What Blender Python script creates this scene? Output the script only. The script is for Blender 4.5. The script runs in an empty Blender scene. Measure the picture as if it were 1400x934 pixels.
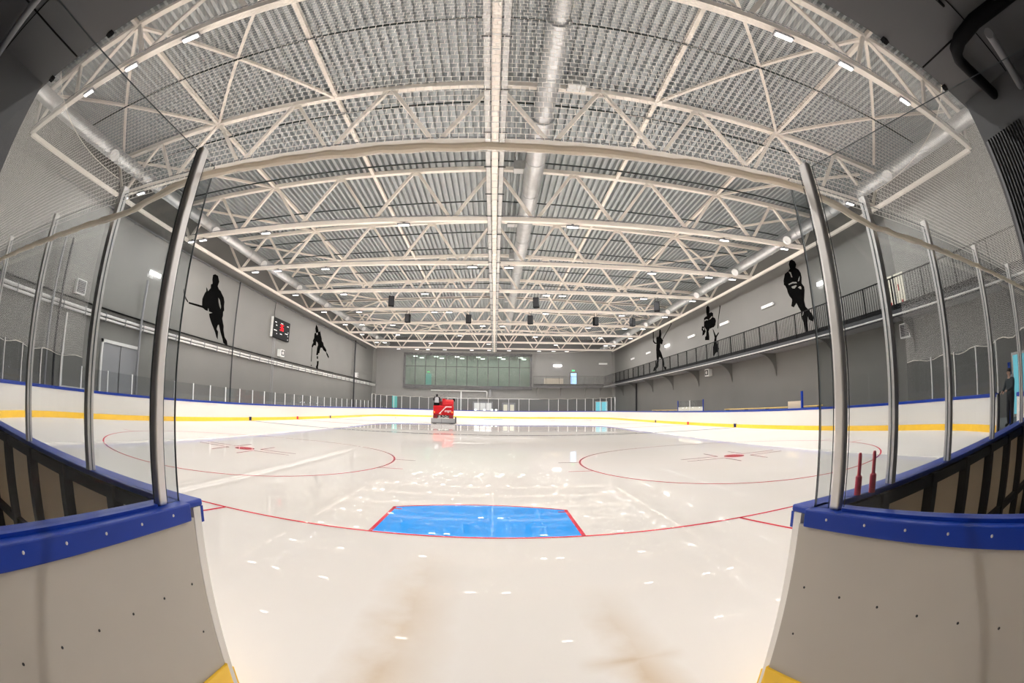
import bpy, bmesh, math, random
import numpy as np
from mathutils import Vector, Matrix
from mathutils.geometry import tessellate_polygon
random.seed(7)
PI = math.pi
SC = bpy.context.scene
COL = SC.collection

# ------------------------------------------------------------------ camera
F_PX, PPX, PPY = 596.5, 700.0, 467.0
CAM = np.array([0.2073, -4.84, 1.515])
YAW, PITCH, ROLL = 0.0379, 0.152, 0.0092

def cam_axes():
    cy, sy, cp, sp = math.cos(YAW), math.sin(YAW), math.cos(PITCH), math.sin(PITCH)
    f = np.array([sy*cp, cy*cp, sp]); r = np.array([cy, -sy, 0.0]); u = np.cross(r, f)
    cr, sr = math.cos(ROLL), math.sin(ROLL)
    return cr*r + sr*u, -sr*r + cr*u, f
AX_R, AX_U, AX_F = cam_axes()

cd = bpy.data.cameras.new('camera')
cam = bpy.data.objects.new('camera', cd)
COL.objects.link(cam)
cam.matrix_world = Matrix(((AX_R[0], AX_U[0], -AX_F[0], CAM[0]), (AX_R[1], AX_U[1], -AX_F[1], CAM[1]),
                           (AX_R[2], AX_U[2], -AX_F[2], CAM[2]), (0, 0, 0, 1)))
cd.type = 'PANO'
cd.sensor_width = 36.0
cd.sensor_height = 36.0*934/1400
cd.clip_start, cd.clip_end = 0.02, 300
cd.panorama_type = 'FISHEYE_EQUISOLID'
cd.fisheye_lens = F_PX/1400*36.0
cd.fisheye_fov = math.radians(220)
SC.camera = cam

# ------------------------------------------------------------------ world, exposure
w = bpy.data.worlds.new('world'); SC.world = w; w.use_nodes = True
w.node_tree.nodes['Background'].inputs[0].default_value = (0.5, 0.52, 0.55, 1)
w.node_tree.nodes['Background'].inputs[1].default_value = 0.02
LAMP = 1230.0
vs = SC.view_settings
vs.view_transform = 'Standard'; vs.look = 'None'; vs.gamma = 1.0; vs.use_curve_mapping = False
vs.exposure = 0.0
SC.cycles.transparent_max_bounces = 40
SC.cycles.max_bounces = 10
SC.cycles.diffuse_bounces = 5
SC.cycles.sample_clamp_indirect = 60.0
SC.cycles.sample_clamp_direct = 6.0

# ------------------------------------------------------------------ pixel -> place (direction from the pixel, distance from the plane it lies on)
def un(u, v, **k):
    x, y = u-PPX, -(v-PPY); r = math.hypot(x, y) or 1e-9
    th = 2*math.asin(r/(2*F_PX))
    d = AX_R*(x/r*math.sin(th)) + AX_U*(y/r*math.sin(th)) + AX_F*math.cos(th)
    a, val = list(k.items())[0]; i = 'xyz'.index(a)
    return CAM + d*((val-CAM[i])/d[i])

# ------------------------------------------------------------------ materials
def nodes_of(name):
    m = bpy.data.materials.new(name); m.use_nodes = True
    nt = m.node_tree
    return m, nt, nt.nodes['Principled BSDF'], nt.nodes['Material Output']

def pbr(name, col, rough=0.5, metal=0.0, noise=0.0, nscale=4.0, bump=0.0, bscale=40.0, emit=None, spec=0.5):
    m, nt, b, out = nodes_of(name)
    b.inputs['Roughness'].default_value = rough
    b.inputs['Metallic'].default_value = metal
    b.inputs['Specular IOR Level'].default_value = spec
    c = (*col, 1)
    if noise:
        tc = nt.nodes.new('ShaderNodeTexCoord'); n = nt.nodes.new('ShaderNodeTexNoise')
        n.inputs['Scale'].default_value = nscale; n.inputs['Detail'].default_value = 5
        nt.links.new(tc.outputs['Object'], n.inputs['Vector'])
        r = nt.nodes.new('ShaderNodeValToRGB')
        r.color_ramp.elements[0].position = 0.3; r.color_ramp.elements[1].position = 0.7
        r.color_ramp.elements[0].color = tuple(x*(1-noise) for x in col) + (1,)
        r.color_ramp.elements[1].color = tuple(min(1, x*(1+noise)) for x in col) + (1,)
        nt.links.new(n.outputs['Fac'], r.inputs['Fac']); nt.links.new(r.outputs['Color'], b.inputs['Base Color'])
    else:
        b.inputs['Base Color'].default_value = c
    if bump:
        tc = nt.nodes.new('ShaderNodeTexCoord'); n = nt.nodes.new('ShaderNodeTexNoise'); n.inputs['Scale'].default_value = bscale
        bp = nt.nodes.new('ShaderNodeBump'); bp.inputs['Strength'].default_value = bump
        nt.links.new(tc.outputs['Object'], n.inputs['Vector']); nt.links.new(n.outputs['Fac'], bp.inputs['Height'])
        nt.links.new(bp.outputs['Normal'], b.inputs['Normal'])
    if emit:
        b.inputs['Emission Color'].default_value = (*emit[0], 1); b.inputs['Emission Strength'].default_value = emit[1]
    return m

def glass_mat(name, tint, refl=0.5, base=0.03):
    m = bpy.data.materials.new(name); m.use_nodes = True
    nt = m.node_tree; nt.nodes.clear(); N = nt.nodes.new; L = nt.links.new
    out = N('ShaderNodeOutputMaterial'); mix = N('ShaderNodeMixShader'); t = N('ShaderNodeBsdfTransparent'); g = N('ShaderNodeBsdfGlossy')
    t.inputs['Color'].default_value = (*tint, 1); g.inputs['Roughness'].default_value = 0.0
    lw = N('ShaderNodeLayerWeight'); lw.inputs['Blend'].default_value = 0.5
    p = N('ShaderNodeMath'); p.operation = 'POWER'; p.inputs[1].default_value = 4.0
    a = N('ShaderNodeMath'); a.operation = 'MULTIPLY_ADD'; a.inputs[1].default_value = refl; a.inputs[2].default_value = base
    L(lw.outputs['Facing'], p.inputs[0]); L(p.outputs[0], a.inputs[0]); L(a.outputs[0], mix.inputs[0])
    L(t.outputs[0], mix.inputs[1]); L(g.outputs[0], mix.inputs[2]); L(mix.outputs[0], out.inputs['Surface'])
    return m

def net_sheet_mat(name, cover):
    m = bpy.data.materials.new(name); m.use_nodes = True
    nt = m.node_tree; nt.nodes.clear(); N = nt.nodes.new; L = nt.links.new
    out = N('ShaderNodeOutputMaterial'); mix = N('ShaderNodeMixShader'); t = N('ShaderNodeBsdfTransparent'); d = N('ShaderNodeBsdfDiffuse')
    tr = N('ShaderNodeBsdfTranslucent'); m2 = N('ShaderNodeMixShader'); m2.inputs[0].default_value = 0.4
    d.inputs['Color'].default_value = (0.85, 0.82, 0.78, 1); tr.inputs['Color'].default_value = (0.85, 0.82, 0.78, 1)
    tc = N('ShaderNodeTexCoord'); sep = N('ShaderNodeSeparateXYZ'); L(tc.outputs['UV'], sep.inputs[0])
    vals = []
    for o in (0, 1):       # strands every 45 mm along u and v
        s = N('ShaderNodeMath'); s.operation = 'MULTIPLY'; s.inputs[1].default_value = 1/0.045; L(sep.outputs[o], s.inputs[0])
        f = N('ShaderNodeMath'); f.operation = 'FRACT'; L(s.outputs[0], f.inputs[0])
        c = N('ShaderNodeMath'); c.operation = 'LESS_THAN'; c.inputs[1].default_value = cover; L(f.outputs[0], c.inputs[0])
        vals.append(c)
    mx = N('ShaderNodeMath'); mx.operation = 'MAXIMUM'; L(vals[0].outputs[0], mx.inputs[0]); L(vals[1].outputs[0], mx.inputs[1])
    L(d.outputs[0], m2.inputs[1]); L(tr.outputs[0], m2.inputs[2])
    L(mx.outputs[0], mix.inputs[0]); L(t.outputs[0], mix.inputs[1]); L(m2.outputs[0], mix.inputs[2]); L(mix.outputs[0], out.inputs['Surface'])
    return m

def emit_mat(name, col, s):
    m = bpy.data.materials.new(name); m.use_nodes = True
    nt = m.node_tree; nt.nodes.clear()
    out = nt.nodes.new('ShaderNodeOutputMaterial'); e = nt.nodes.new('ShaderNodeEmission')
    e.inputs[0].default_value = (*col, 1); e.inputs[1].default_value = s
    nt.links.new(e.outputs[0], out.inputs['Surface'])
    return m

def ice_mat(name, base, stains=False):
    """painted ice; the freshly flooded field (|x|<9.3, y<33.4) has a wet film, the rest is scraped and dull"""
    m, nt, b, out = nodes_of(name); N = nt.nodes.new; L = nt.links.new
    tc = N('ShaderNodeTexCoord'); sep = N('ShaderNodeSeparateXYZ'); L(tc.outputs['Object'], sep.inputs[0])
    def M(op, a, c=None, d=None):
        n = N('ShaderNodeMath'); n.operation = op
        for i, v in enumerate((a, c, d)):
            if v is None: continue
            if isinstance(v, (int, float)): n.inputs[i].default_value = v
            else: L(v, n.inputs[i])
        return n.outputs[0]
    wob = N('ShaderNodeTexNoise'); wob.inputs['Scale'].default_value = 0.6; L(tc.outputs['Object'], wob.inputs['Vector'])
    wv = M('MULTIPLY_ADD', wob.outputs['Fac'], 0.5, -0.25)
    ax = M('ADD', M('ABSOLUTE', sep.outputs[0]), wv)
    mx = M('LESS_THAN', ax, 9.35); my = M('LESS_THAN', M('ADD', sep.outputs[1], wv), 33.2)
    wet = M('MULTIPLY', mx, my)
    b.inputs['IOR'].default_value = 1.33
    L(M('MULTIPLY_ADD', wet, -0.44, 0.45), b.inputs['Roughness'])
    L(M('MULTIPLY_ADD', wet, 0.40, 0.10), b.inputs['Specular IOR Level'])
    bn = N('ShaderNodeTexNoise'); bn.inputs['Scale'].default_value = 1.2; bn.inputs['Detail'].default_value = 3; L(tc.outputs['Object'], bn.inputs['Vector'])
    bp = N('ShaderNodeBump'); bp.inputs['Strength'].default_value = 0.008; bp.inputs['Distance'].default_value = 0.02
    L(bn.outputs['Fac'], bp.inputs['Height']); L(bp.outputs['Normal'], b.inputs['Normal'])
    if stains:
        n1 = N('ShaderNodeTexNoise'); n1.inputs['Scale'].default_value = 3.0; n1.inputs['Detail'].default_value = 6; L(tc.outputs['Object'], n1.inputs['Vector'])
        n2 = N('ShaderNodeTexNoise'); n2.inputs['Scale'].default_value = 0.35; n2.inputs['Detail'].default_value = 3; L(tc.outputs['Object'], n2.inputs['Vector'])
        def band(x0, wd, yend):
            wx = M('SUBTRACT', M('ADD', sep.outputs[0], M('MULTIPLY_ADD', n1.outputs['Fac'], 0.2, -0.1)), x0)
            g = M('SUBTRACT', 1.0, M('MINIMUM', M('DIVIDE', M('ABSOLUTE', wx), wd), 1.0))
            fy = M('MINIMUM', M('MAXIMUM', M('DIVIDE', M('SUBTRACT', yend, sep.outputs[1]), 1.6), 0.0), 1.0)
            return M('MULTIPLY', g, fy)
        s1 = M('MULTIPLY', band(1.04, 0.24, -1.45), 0.75)
        s2 = M('MULTIPLY', band(-0.38, 0.36, -0.4), 0.55)
        cross = M('MULTIPLY', M('SUBTRACT', 1.0, M('MINIMUM', M('DIVIDE', M('ABSOLUTE', M('SUBTRACT', sep.outputs[1], -2.72)), 0.12), 1.0)),
                  M('SUBTRACT', 1.0, M('MINIMUM', M('DIVIDE', M('ABSOLUTE', M('SUBTRACT', sep.outputs[0], 1.0)), 0.34), 1.0)))
        st = M('MULTIPLY', M('MAXIMUM', M('MAXIMUM', s1, s2), M('MULTIPLY', cross, 0.8)), M('MULTIPLY_ADD', n1.outputs['Fac'], 1.2, 0.1))
        mix0 = N('ShaderNodeMix'); mix0.data_type = 'RGBA'
        mix0.inputs['A'].default_value = (*base, 1); mix0.inputs['B'].default_value = (base[0]*0.97, base[1]*0.93, base[2]*0.88, 1)
        L(n2.outputs['Fac'], mix0.inputs['Factor'])
        mix = N('ShaderNodeMix'); mix.data_type = 'RGBA'; mix.inputs['B'].default_value = (0.50, 0.31, 0.11, 1)
        L(mix0.outputs['Result'], mix.inputs['A']); L(st, mix.inputs['Factor'])
        L(mix.outputs['Result'], b.inputs['Base Color'])
    else:
        b.inputs['Base Color'].default_value = (*base, 1)
    return m

def wall_mat(name, col):
    m, nt, b, out = nodes_of(name); N = nt.nodes.new; L = nt.links.new
    tc = N('ShaderNodeTexCoord'); n = N('ShaderNodeTexNoise'); n.inputs['Scale'].default_value = 0.5; n.inputs['Detail'].default_value = 6
    L(tc.outputs['Object'], n.inputs['Vector'])
    r = N('ShaderNodeValToRGB'); r.color_ramp.elements[0].color = tuple(c*0.93 for c in col)+(1,); r.color_ramp.elements[1].color = tuple(c*1.06 for c in col)+(1,)
    L(n.outputs['Fac'], r.inputs['Fac']); L(r.outputs['Color'], b.inputs['Base Color'])
    n2 = N('ShaderNodeTexNoise'); n2.inputs['Scale'].default_value = 60; L(tc.outputs['Object'], n2.inputs['Vector'])
    bp = N('ShaderNodeBump'); bp.inputs['Strength'].default_value = 0.05; L(n2.outputs['Fac'], bp.inputs['Height']); L(bp.outputs['Normal'], b.inputs['Normal'])
    b.inputs['Roughness'].default_value = 0.7; b.inputs['Specular IOR Level'].default_value = 0.15
    return m

def translucent(name, col, f):
    m, nt, b, out = nodes_of(name)
    b.inputs['Base Color'].default_value = (*col, 1); b.inputs['Roughness'].default_value = 0.4
    t = nt.nodes.new('ShaderNodeBsdfTranslucent'); t.inputs['Color'].default_value = (*col, 1)
    mx = nt.nodes.new('ShaderNodeMixShader'); mx.inputs[0].default_value = f
    nt.links.new(b.outputs[0], mx.inputs[1]); nt.links.new(t.outputs[0], mx.inputs[2]); nt.links.new(mx.outputs[0], out.inputs['Surface'])
    return m

ICE_BASE = (0.90, 0.865, 0.83)
M = dict(
    ice=ice_mat('painted_ice', ICE_BASE, True),
    ice_red=ice_mat('red_ice_paint', (0.62, 0.03, 0.06)), ice_blue=ice_mat('blue_ice_paint', (0.03, 0.33, 0.90)),
    ice_navy=ice_mat('navy_ice_paint', (0.01, 0.015, 0.07)),
    concrete=wall_mat('grey_concrete', (0.22, 0.22, 0.21)),
    wall=wall_mat('grey_wall_paint', (0.172, 0.168, 0.158)),
    wall_far=wall_mat('far_wall_paint', (0.172, 0.168, 0.165)),
    soffit=wall_mat('dark_soffit', (0.13, 0.13, 0.134)),
    deck=pbr('galvanised_deck', (0.40, 0.43, 0.44), 0.42, 0.2, 0.06, 2.0),
    slab=pbr('roof_slab', (0.25, 0.25, 0.25), 0.8),
    truss=pbr('ivory_steel', (0.88, 0.81, 0.73), 0.45, 0, 0.04, 1.5),
    duct=pbr('spiral_duct_steel', (0.56, 0.57, 0.58), 0.32, 0.75, 0.10, 3.0),
    zinc=pbr('zinc_tray', (0.52, 0.52, 0.51), 0.4, 0.5, 0.12, 5.0),
    alu=pbr('aluminium', (0.62, 0.60, 0.58), 0.35, 0.55, 0.05, 8.0),
    alu_white=pbr('pale_post', (0.80, 0.80, 0.80), 0.4),
    board=translucent('white_board_plastic', (0.86, 0.83, 0.79), 0.30),
    boardback=translucent('board_back_plastic', (0.88, 0.80, 0.69), 0.7),
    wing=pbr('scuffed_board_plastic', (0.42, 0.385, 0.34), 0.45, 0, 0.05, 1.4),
    yellow=pbr('yellow_kick_strip', (0.90, 0.55, 0.03), 0.4, 0, 0.06, 6.0),
    blue=pbr('blue_cap_rail', (0.003, 0.032, 0.28), 0.35, 0, 0.05, 5.0, spec=0.25),
    black=pbr('black_plastic', (0.005, 0.005, 0.0055), 0.6, spec=0.05),
    mural=pbr('black_wall_paint', (0.003, 0.003, 0.003), 1.0, spec=0.0),
    darksteel=pbr('dark_steel', (0.04, 0.04, 0.044), 0.5, 0.2, spec=0.2),
    greysteel=pbr('grey_steel', (0.24, 0.24, 0.25), 0.5, 0.2),
    cable=pbr('dark_green_cable', (0.012, 0.022, 0.018), 0.6),
    white=pbr('white_paint', (0.8, 0.8, 0.79), 0.45),
    pipe=pbr('pale_pipe_lagging', (0.66, 0.65, 0.63), 0.5, 0, 0.08, 9.0),
    net=translucent('cream_net_twine', (0.88, 0.83, 0.77), 0.5),
    hem=translucent('cream_rope', (0.88, 0.82, 0.73), 0.40),
    netsheet=net_sheet_mat('near_net_cloth', 0.085), netfar=net_sheet_mat('far_net_cloth', 0.05),
    glass=glass_mat('rink_glass', (0.91, 0.92, 0.925), 0.30, 0.012),
    winglass=glass_mat('tinted_window_glass', (0.72, 0.80, 0.76), 0.5, 0.04),
    glassedge=pbr('glass_edge', (0.06, 0.075, 0.08), 0.3),
    lamp=emit_mat('lamp_light', (1.0, 0.965, 0.93), LAMP),
    walllamp=emit_mat('wall_lamp_light', (1.0, 0.97, 0.95), 22),
    unlit=pbr('opal_tube', (0.85, 0.85, 0.85), 0.4),
    officelamp=emit_mat('office_lamp_light', (1.0, 0.97, 0.9), 48),
    exitsign=emit_mat('exit_sign_green', (0.05, 0.9, 0.25), 2.0),
    daylight=emit_mat('daylit_pane', (0.45, 0.72, 1.0), 1.6),
    cyan=emit_mat('daylit_cyan_pane', (0.25, 0.75, 0.85), 1.0),
    glare=emit_mat('door_glare_glow', (0.9, 0.95, 1.0), 12),
    red=pbr('red_paint', (0.38, 0.004, 0.008), 0.4, spec=0.2),
    darkred=pbr('dark_red_paint', (0.22, 0.01, 0.012), 0.5),
    paleorange=pbr('pale_red_lid', (0.75, 0.10, 0.07), 0.4),
    peg=pbr('red_rubber', (0.60, 0.04, 0.07), 0.5),
    orange=emit_mat('orange_marker_lamp', (1.0, 0.25, 0.05), 2.0),
    digit=emit_mat('red_digit', (1.0, 0.02, 0.03), 2.0),
    skin=pbr('skin', (0.55, 0.33, 0.24), 0.5), hair=pbr('dark_hair', (0.03, 0.02, 0.015), 0.7),
    jacket=pbr('charcoal_fabric', (0.035, 0.045, 0.05), 0.8), trousers=pbr('dark_trousers', (0.025, 0.025, 0.03), 0.8),
    blackcloth=pbr('black_fabric', (0.012, 0.012, 0.014), 0.8), greycloth=pbr('pale_grey_fabric', (0.36, 0.36, 0.38), 0.8),
    hood=pbr('grey_hood', (0.55, 0.56, 0.58), 0.8), shoe=pbr('black_shoe', (0.02, 0.02, 0.02), 0.5),
    cream=pbr('cream_panel', (0.80, 0.76, 0.62), 0.5), tan=pbr('tan_panel', (0.40, 0.34, 0.26), 0.6),
    officewall=pbr('office_wall', (0.33, 0.35, 0.337), 0.7), tealcloth=pbr('teal_sign', (0.15, 0.55, 0.52), 0.6),
    bench=pbr('yellow_bench', (0.72, 0.50, 0.16), 0.5),
)

# ------------------------------------------------------------------ mesh helpers
class MB:
    def __init__(s): s.v, s.f, s.m = [], [], []
    def add(s, vs, fs, mi=0):
        o = len(s.v); s.v += [tuple(map(float, q)) for q in vs]
        s.f += [tuple(i+o for i in f) for f in fs]; s.m += [mi]*len(fs)
        return s
    def box(s, x0, x1, y0, y1, z0, z1, mi=0):
        return s.add([(x0,y0,z0),(x1,y0,z0),(x1,y1,z0),(x0,y1,z0),(x0,y0,z1),(x1,y0,z1),(x1,y1,z1),(x0,y1,z1)],
                     [(0,3,2,1),(4,5,6,7),(0,1,5,4),(1,2,6,5),(2,3,7,6),(3,0,4,7)], mi)
    def beam(s, a, b, w, h=None, mi=0, up=(0,0,1)):
        a, b = Vector(a), Vector(b); h = h or w; d = (b-a).normalized(); u = Vector(up)
        if abs(d.dot(u)) > 0.98: u = Vector((0,1,0))
        r = d.cross(u).normalized()*(w/2); t = r.cross(d).normalized()*(h/2)
        vs = [p+i*r+j*t for p in (a, b) for i, j in ((-1,-1),(1,-1),(1,1),(-1,1))]
        return s.add(vs, [(0,1,2,3),(7,6,5,4),(0,4,5,1),(1,5,6,2),(2,6,7,3),(3,7,4,0)], mi)
    def tube(s, pts, r, n=10, mi=0, cap=True):
        P = [Vector(p) for p in pts]; rs = r if isinstance(r, (list, tuple)) else [r]*len(P)
        d0 = (P[1]-P[0]).normalized(); u = Vector((0,0,1)) if abs(d0.z) < 0.9 else Vector((1,0,0))
        vs = []
        for i, p in enumerate(P):
            d = (P[min(i+1, len(P)-1)]-P[max(i-1, 0)]).normalized()
            a = d.cross(u).normalized(); b = d.cross(a).normalized()
            vs += [p+rs[i]*(math.cos(2*PI*k/n)*a+math.sin(2*PI*k/n)*b) for k in range(n)]
        fs = [(i*n+k, i*n+(k+1)%n, (i+1)*n+(k+1)%n, (i+1)*n+k) for i in range(len(P)-1) for k in range(n)]
        if cap: fs += [tuple(range(n))[::-1], tuple(range((len(P)-1)*n, len(P)*n))]
        return s.add(vs, fs, mi)
    def ring(s, c, axis, r0, r1, L, n=20, mi=0):
        """open flange: a washer of outer radius r1, inner r0, length L"""
        c, ax = Vector(c), Vector(axis).normalized(); u = Vector((0,0,1)) if abs(ax.z) < 0.9 else Vector((1,0,0))
        a = ax.cross(u).normalized(); b = ax.cross(a)
        vs = []
        for rr, t in ((r0,0),(r1,0),(r1,L),(r0,L)):
            vs += [c+ax*t+rr*(math.cos(2*PI*k/n)*a+math.sin(2*PI*k/n)*b) for k in range(n)]
        fs = [(j*n+k, j*n+(k+1)%n, ((j+1)%4)*n+(k+1)%n, ((j+1)%4)*n+k) for j in range(4) for k in range(n)]
        return s.add(vs, fs, mi)
    def sphere(s, c, r, n=12, m=8, mi=0, sc=(1,1,1)):
        vs = [(c[0]+r*sc[0]*math.sin(PI*j/m)*math.cos(2*PI*i/n), c[1]+r*sc[1]*math.sin(PI*j/m)*math.sin(2*PI*i/n), c[2]+r*sc[2]*math.cos(PI*j/m)) for j in range(m+1) for i in range(n)]
        fs = [(j*n+i, (j+1)*n+i, (j+1)*n+(i+1)%n, j*n+(i+1)%n) for j in range(m) for i in range(n)]
        return s.add(vs, fs, mi)
    def prism(s, poly, fn, t0, t1, mi=0):
        """polygon (2d) extruded: fn(u,v,t) -> xyz"""
        n = len(poly)
        vs = [fn(u, v, t0) for u, v in poly]+[fn(u, v, t1) for u, v in poly]
        return s.add(vs, [tuple(range(n))[::-1], tuple(range(n, 2*n))]+[(i, (i+1)%n, n+(i+1)%n, n+i) for i in range(n)], mi)
    def mesh(s, name, mats, smooth=False):
        me = bpy.data.meshes.new(name); me.from_pydata(s.v, [], s.f)
        for m in (mats if isinstance(mats, (list, tuple)) else [mats]): me.materials.append(M[m] if isinstance(m, str) else m)
        me.polygons.foreach_set('material_index', s.m)
        bm = bmesh.new(); bm.from_mesh(me); bmesh.ops.recalc_face_normals(bm, faces=bm.faces); bm.to_mesh(me); bm.free()
        if smooth:
            me.polygons.foreach_set('use_smooth', [True]*len(me.polygons))
            try: me.set_sharp_from_angle(angle=math.radians(40))
            except Exception: pass
        me.update()
        return me
    def build(s, name, mats, parent=None, smooth=False, loc=None):
        return link(name, s.mesh(name, mats, smooth), parent, loc)

def link(name, me, parent=None, loc=None, rot=None):
    o = bpy.data.objects.new(name, me); COL.objects.link(o)
    if loc is not None: o.location = loc
    if rot is not None: o.rotation_euler = rot
    if parent: o.parent = parent
    return o
def empty(name, loc=(0,0,0), rz=0):
    o = bpy.data.objects.new(name, None); COL.objects.link(o); o.location = loc; o.rotation_euler = (0,0,rz); o.empty_display_size = 0.2
    return o
def tag(o, label, cat, group=None):
    o['label'] = label; o['category'] = cat
    if group: o['group'] = group
    return o
def struct(o, label=None):
    o['kind'] = 'structure'
    if label: o['label'] = label
    return o
def copy_tree(o, parent=None):
    c = o.copy(); COL.objects.link(c); c.parent = parent
    for ch in list(o.children): copy_tree(ch, c)
    return c
def bevel(o, w, seg=2):
    b = o.modifiers.new('bevel', 'BEVEL'); b.width = w; b.segments = seg; b.limit_method = 'ANGLE'
    return o
ORD = ['first','second','third','fourth','fifth','sixth','seventh','eighth','ninth','tenth','eleventh','twelfth','thirteenth','fourteenth','fifteenth']

# ================================================================== SETTING
XW, YF, YN = 18.3, 61.0, -9.0
def zu(x): return 12.27-0.03*abs(x)
struct(MB().box(-XW-.3, XW+.3, YN-.3, YF+6.3, -.3, -.03).build('floor', 'concrete'), 'grey concrete floor around the ice rink')
wl = struct(MB().box(-XW-.3, -XW, YN, YF+.3, -.03, 12.6).build('wall_left', 'wall'), 'tall grey left wall of the ice hall')
wr = struct(MB().box(XW, XW+.3, YN, YF+.3, -.03, 12.6).build('wall_right', 'wall'), 'tall grey right wall of the ice hall')
WX0, WX1, WZ0, WZ1 = -13.85, 5.75, 4.75, 9.35      # glazed room in the far wall
b = MB(); b.box(-XW, WX0, YF, YF+.3, -.03, 12.6); b.box(WX1, XW, YF, YF+.3, -.03, 12.6); b.box(WX0, WX1, YF, YF+.3, -.03, WZ0); b.box(WX0, WX1, YF, YF+.3, WZ1, 12.6)
wb = struct(b.build('wall_back', 'wall_far'), 'grey far end wall of the ice hall')
wf = struct(MB().box(-XW, XW, YN-.3, YN, -.03, 12.6).build('wall_front', 'soffit'), 'dark wall behind the rink gate')
# roof
ceil = MB()
for s in (-1, 1):
    xs = (0, s*(XW+.3)); zz = [zu(x)+.34 for x in xs]
    ceil.add([(xs[0],YN,zz[0]),(xs[1],YN,zz[1]),(xs[1],YF+.3,zz[1]),(xs[0],YF+.3,zz[0]),(xs[0],YN,zz[0]+.2),(xs[1],YN,zz[1]+.2),(xs[1],YF+.3,zz[1]+.2),(xs[0],YF+.3,zz[0]+.2)],
             [(0,3,2,1),(4,5,6,7),(0,1,5,4),(1,2,6,5),(2,3,7,6),(3,0,4,7)])
ceiling = struct(ceil.build('ceiling', 'slab'), 'pitched roof of corrugated grey steel sheets')
TY = [0.1]+[0.7+6*k for k in range(1, 10)]        # truss lines
bays = [YN+.05, -5.3]+TY+[YF-.05]
PIT, NR = 0.305, 15
def sheet_mesh(L):
    mb = MB()
    for i in range(NR):
        x = i*PIT; d = 0.2
        pr = [(x,0),(x+.12,0),(x+.15,d),(x+.275,d),(x+.305,0)]
        for (a, za), (c, zc) in zip(pr[:-1], pr[1:]):
            za -= 0.03*a; zc -= 0.03*c
            mb.add([(a,0,za),(c,0,zc),(c,L,zc),(a,L,za)], [(0,1,2,3)])
    return mb.mesh('roof_sheet', 'deck')
for y0, y1 in zip(bays[:-1], bays[1:]):
    me = sheet_mesh(y1-y0)
    for s in (-1, 1):
        for k in range(4):
            o = link('roof_sheet', me, ceiling, (s*(k*NR*PIT), y0, zu(k*NR*PIT)+.11))
            if s < 0: o.scale = (-1, 1, 1)

# ------------------------------------------------------------------ rink geometry
W, Y0, Y1, R = 14.9, -3.4, 56.0, 8.5
SX = W-R
def arc(cx, cy, a0, a1, n):
    return [(cx+R*math.cos(a), cy+R*math.sin(a), math.cos(a), math.sin(a)) for a in np.linspace(math.radians(a0), math.radians(a1), n)]
def line(p, q, nx, ny, n=2):
    return [(p[0]+(q[0]-p[0])*t, p[1]+(q[1]-p[1])*t, nx, ny) for t in np.linspace(0, 1, n)]
def sweep(mb, path, o0, o1, z0, z1, mi=0):
    n = len(path); vs = []
    for x, y, nx, ny in path:
        vs += [(x+nx*o0, y+ny*o0, z0), (x+nx*o1, y+ny*o1, z0), (x+nx*o1, y+ny*o1, z1), (x+nx*o0, y+ny*o0, z1)]
    fs = [(i*4+k, i*4+(k+1)%4, i*4+4+(k+1)%4, i*4+4+k) for i in range(n-1) for k in range(4)]+[(0,1,2,3), tuple((n-1)*4+k for k in (3,2,1,0))]
    return mb.add(vs, fs, mi)
YA, YB = Y0+R, Y1-R
# ice sheet with rounded corners
out = [(SX,Y0)]+[p[:2] for p in arc(SX,YA,-90,0,25)]+[p[:2] for p in arc(SX,YB,0,90,25)]+[p[:2] for p in arc(-SX,YB,90,180,25)]+[p[:2] for p in arc(-SX,YA,180,270,25)]
out += [(-1.0,Y0), (-1.0,-6.6), (1.9,-6.6), (1.44,Y0)]
nO = len(out)
mb = MB(); mb.add([(x,y,0) for x,y in out]+[(x,y,-.03) for x,y in out], [tuple(range(nO)), tuple(range(nO,2*nO))[::-1]]+[(i,nO+i,nO+(i+1)%nO,(i+1)%nO) for i in range(nO)])
ice = tag(mb.build('ice_sheet', 'ice'), 'white ice sheet with red and blue markings, brown stains near the gate', 'ice')
ZI = 0.0025
def strip(name, mat, pts, wd, parent=ice, closed=False):
    """flat painted line along pts"""
    mb = MB(); n = len(pts); vs = []
    for i, p in enumerate(pts):
        a = Vector(pts[(i-1) % n] if closed or i else pts[0]); c = Vector(pts[(i+1) % n] if closed or i < n-1 else pts[-1])
        d = (c-a).normalized(); q = Vector((-d.y, d.x))*(wd/2)
        vs += [(p[0]-q.x, p[1]-q.y, ZI), (p[0]+q.x, p[1]+q.y, ZI)]
    k = n if closed else n-1
    mb.add(vs, [(2*i, 2*((i+1)%n), 2*((i+1)%n)+1, 2*i+1) for i in range(k)])
    return mb.build(name, mat, parent)
def disc(name, mat, x, y, r):
    mb = MB(); mb.add([(x+r*math.cos(a), y+r*math.sin(a), ZI) for a in np.linspace(0, 2*PI, 33)[:-1]], [tuple(range(32))])
    return mb.build(name, mat, ice)
xg = SX+math.sqrt(R*R-(YA-0)**2)
strip('goal_line', 'ice_red', [(-xg,0),(xg,0)], .05)
xg2 = SX+math.sqrt(R*R-(52-YB)**2)
strip('goal_line', 'ice_red', [(-xg2,52),(xg2,52)], .05)
for s in (-1, 1): strip('trapezoid_line', 'ice_red', [(s*3.35,0),(s*4.3,Y0)], .05)
for y in (18.86, 33.14): strip('blue_line', 'ice_navy', [(-W,y),(W,y)], .3)
strip('centre_line', 'ice_red', [(-W,26),(W,26)], .3)
strip('centre_circle', 'ice_navy', [(4.5*math.cos(a), 26+4.5*math.sin(a)) for a in np.linspace(0,2*PI,73)[:-1]], .05, closed=True)
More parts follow.
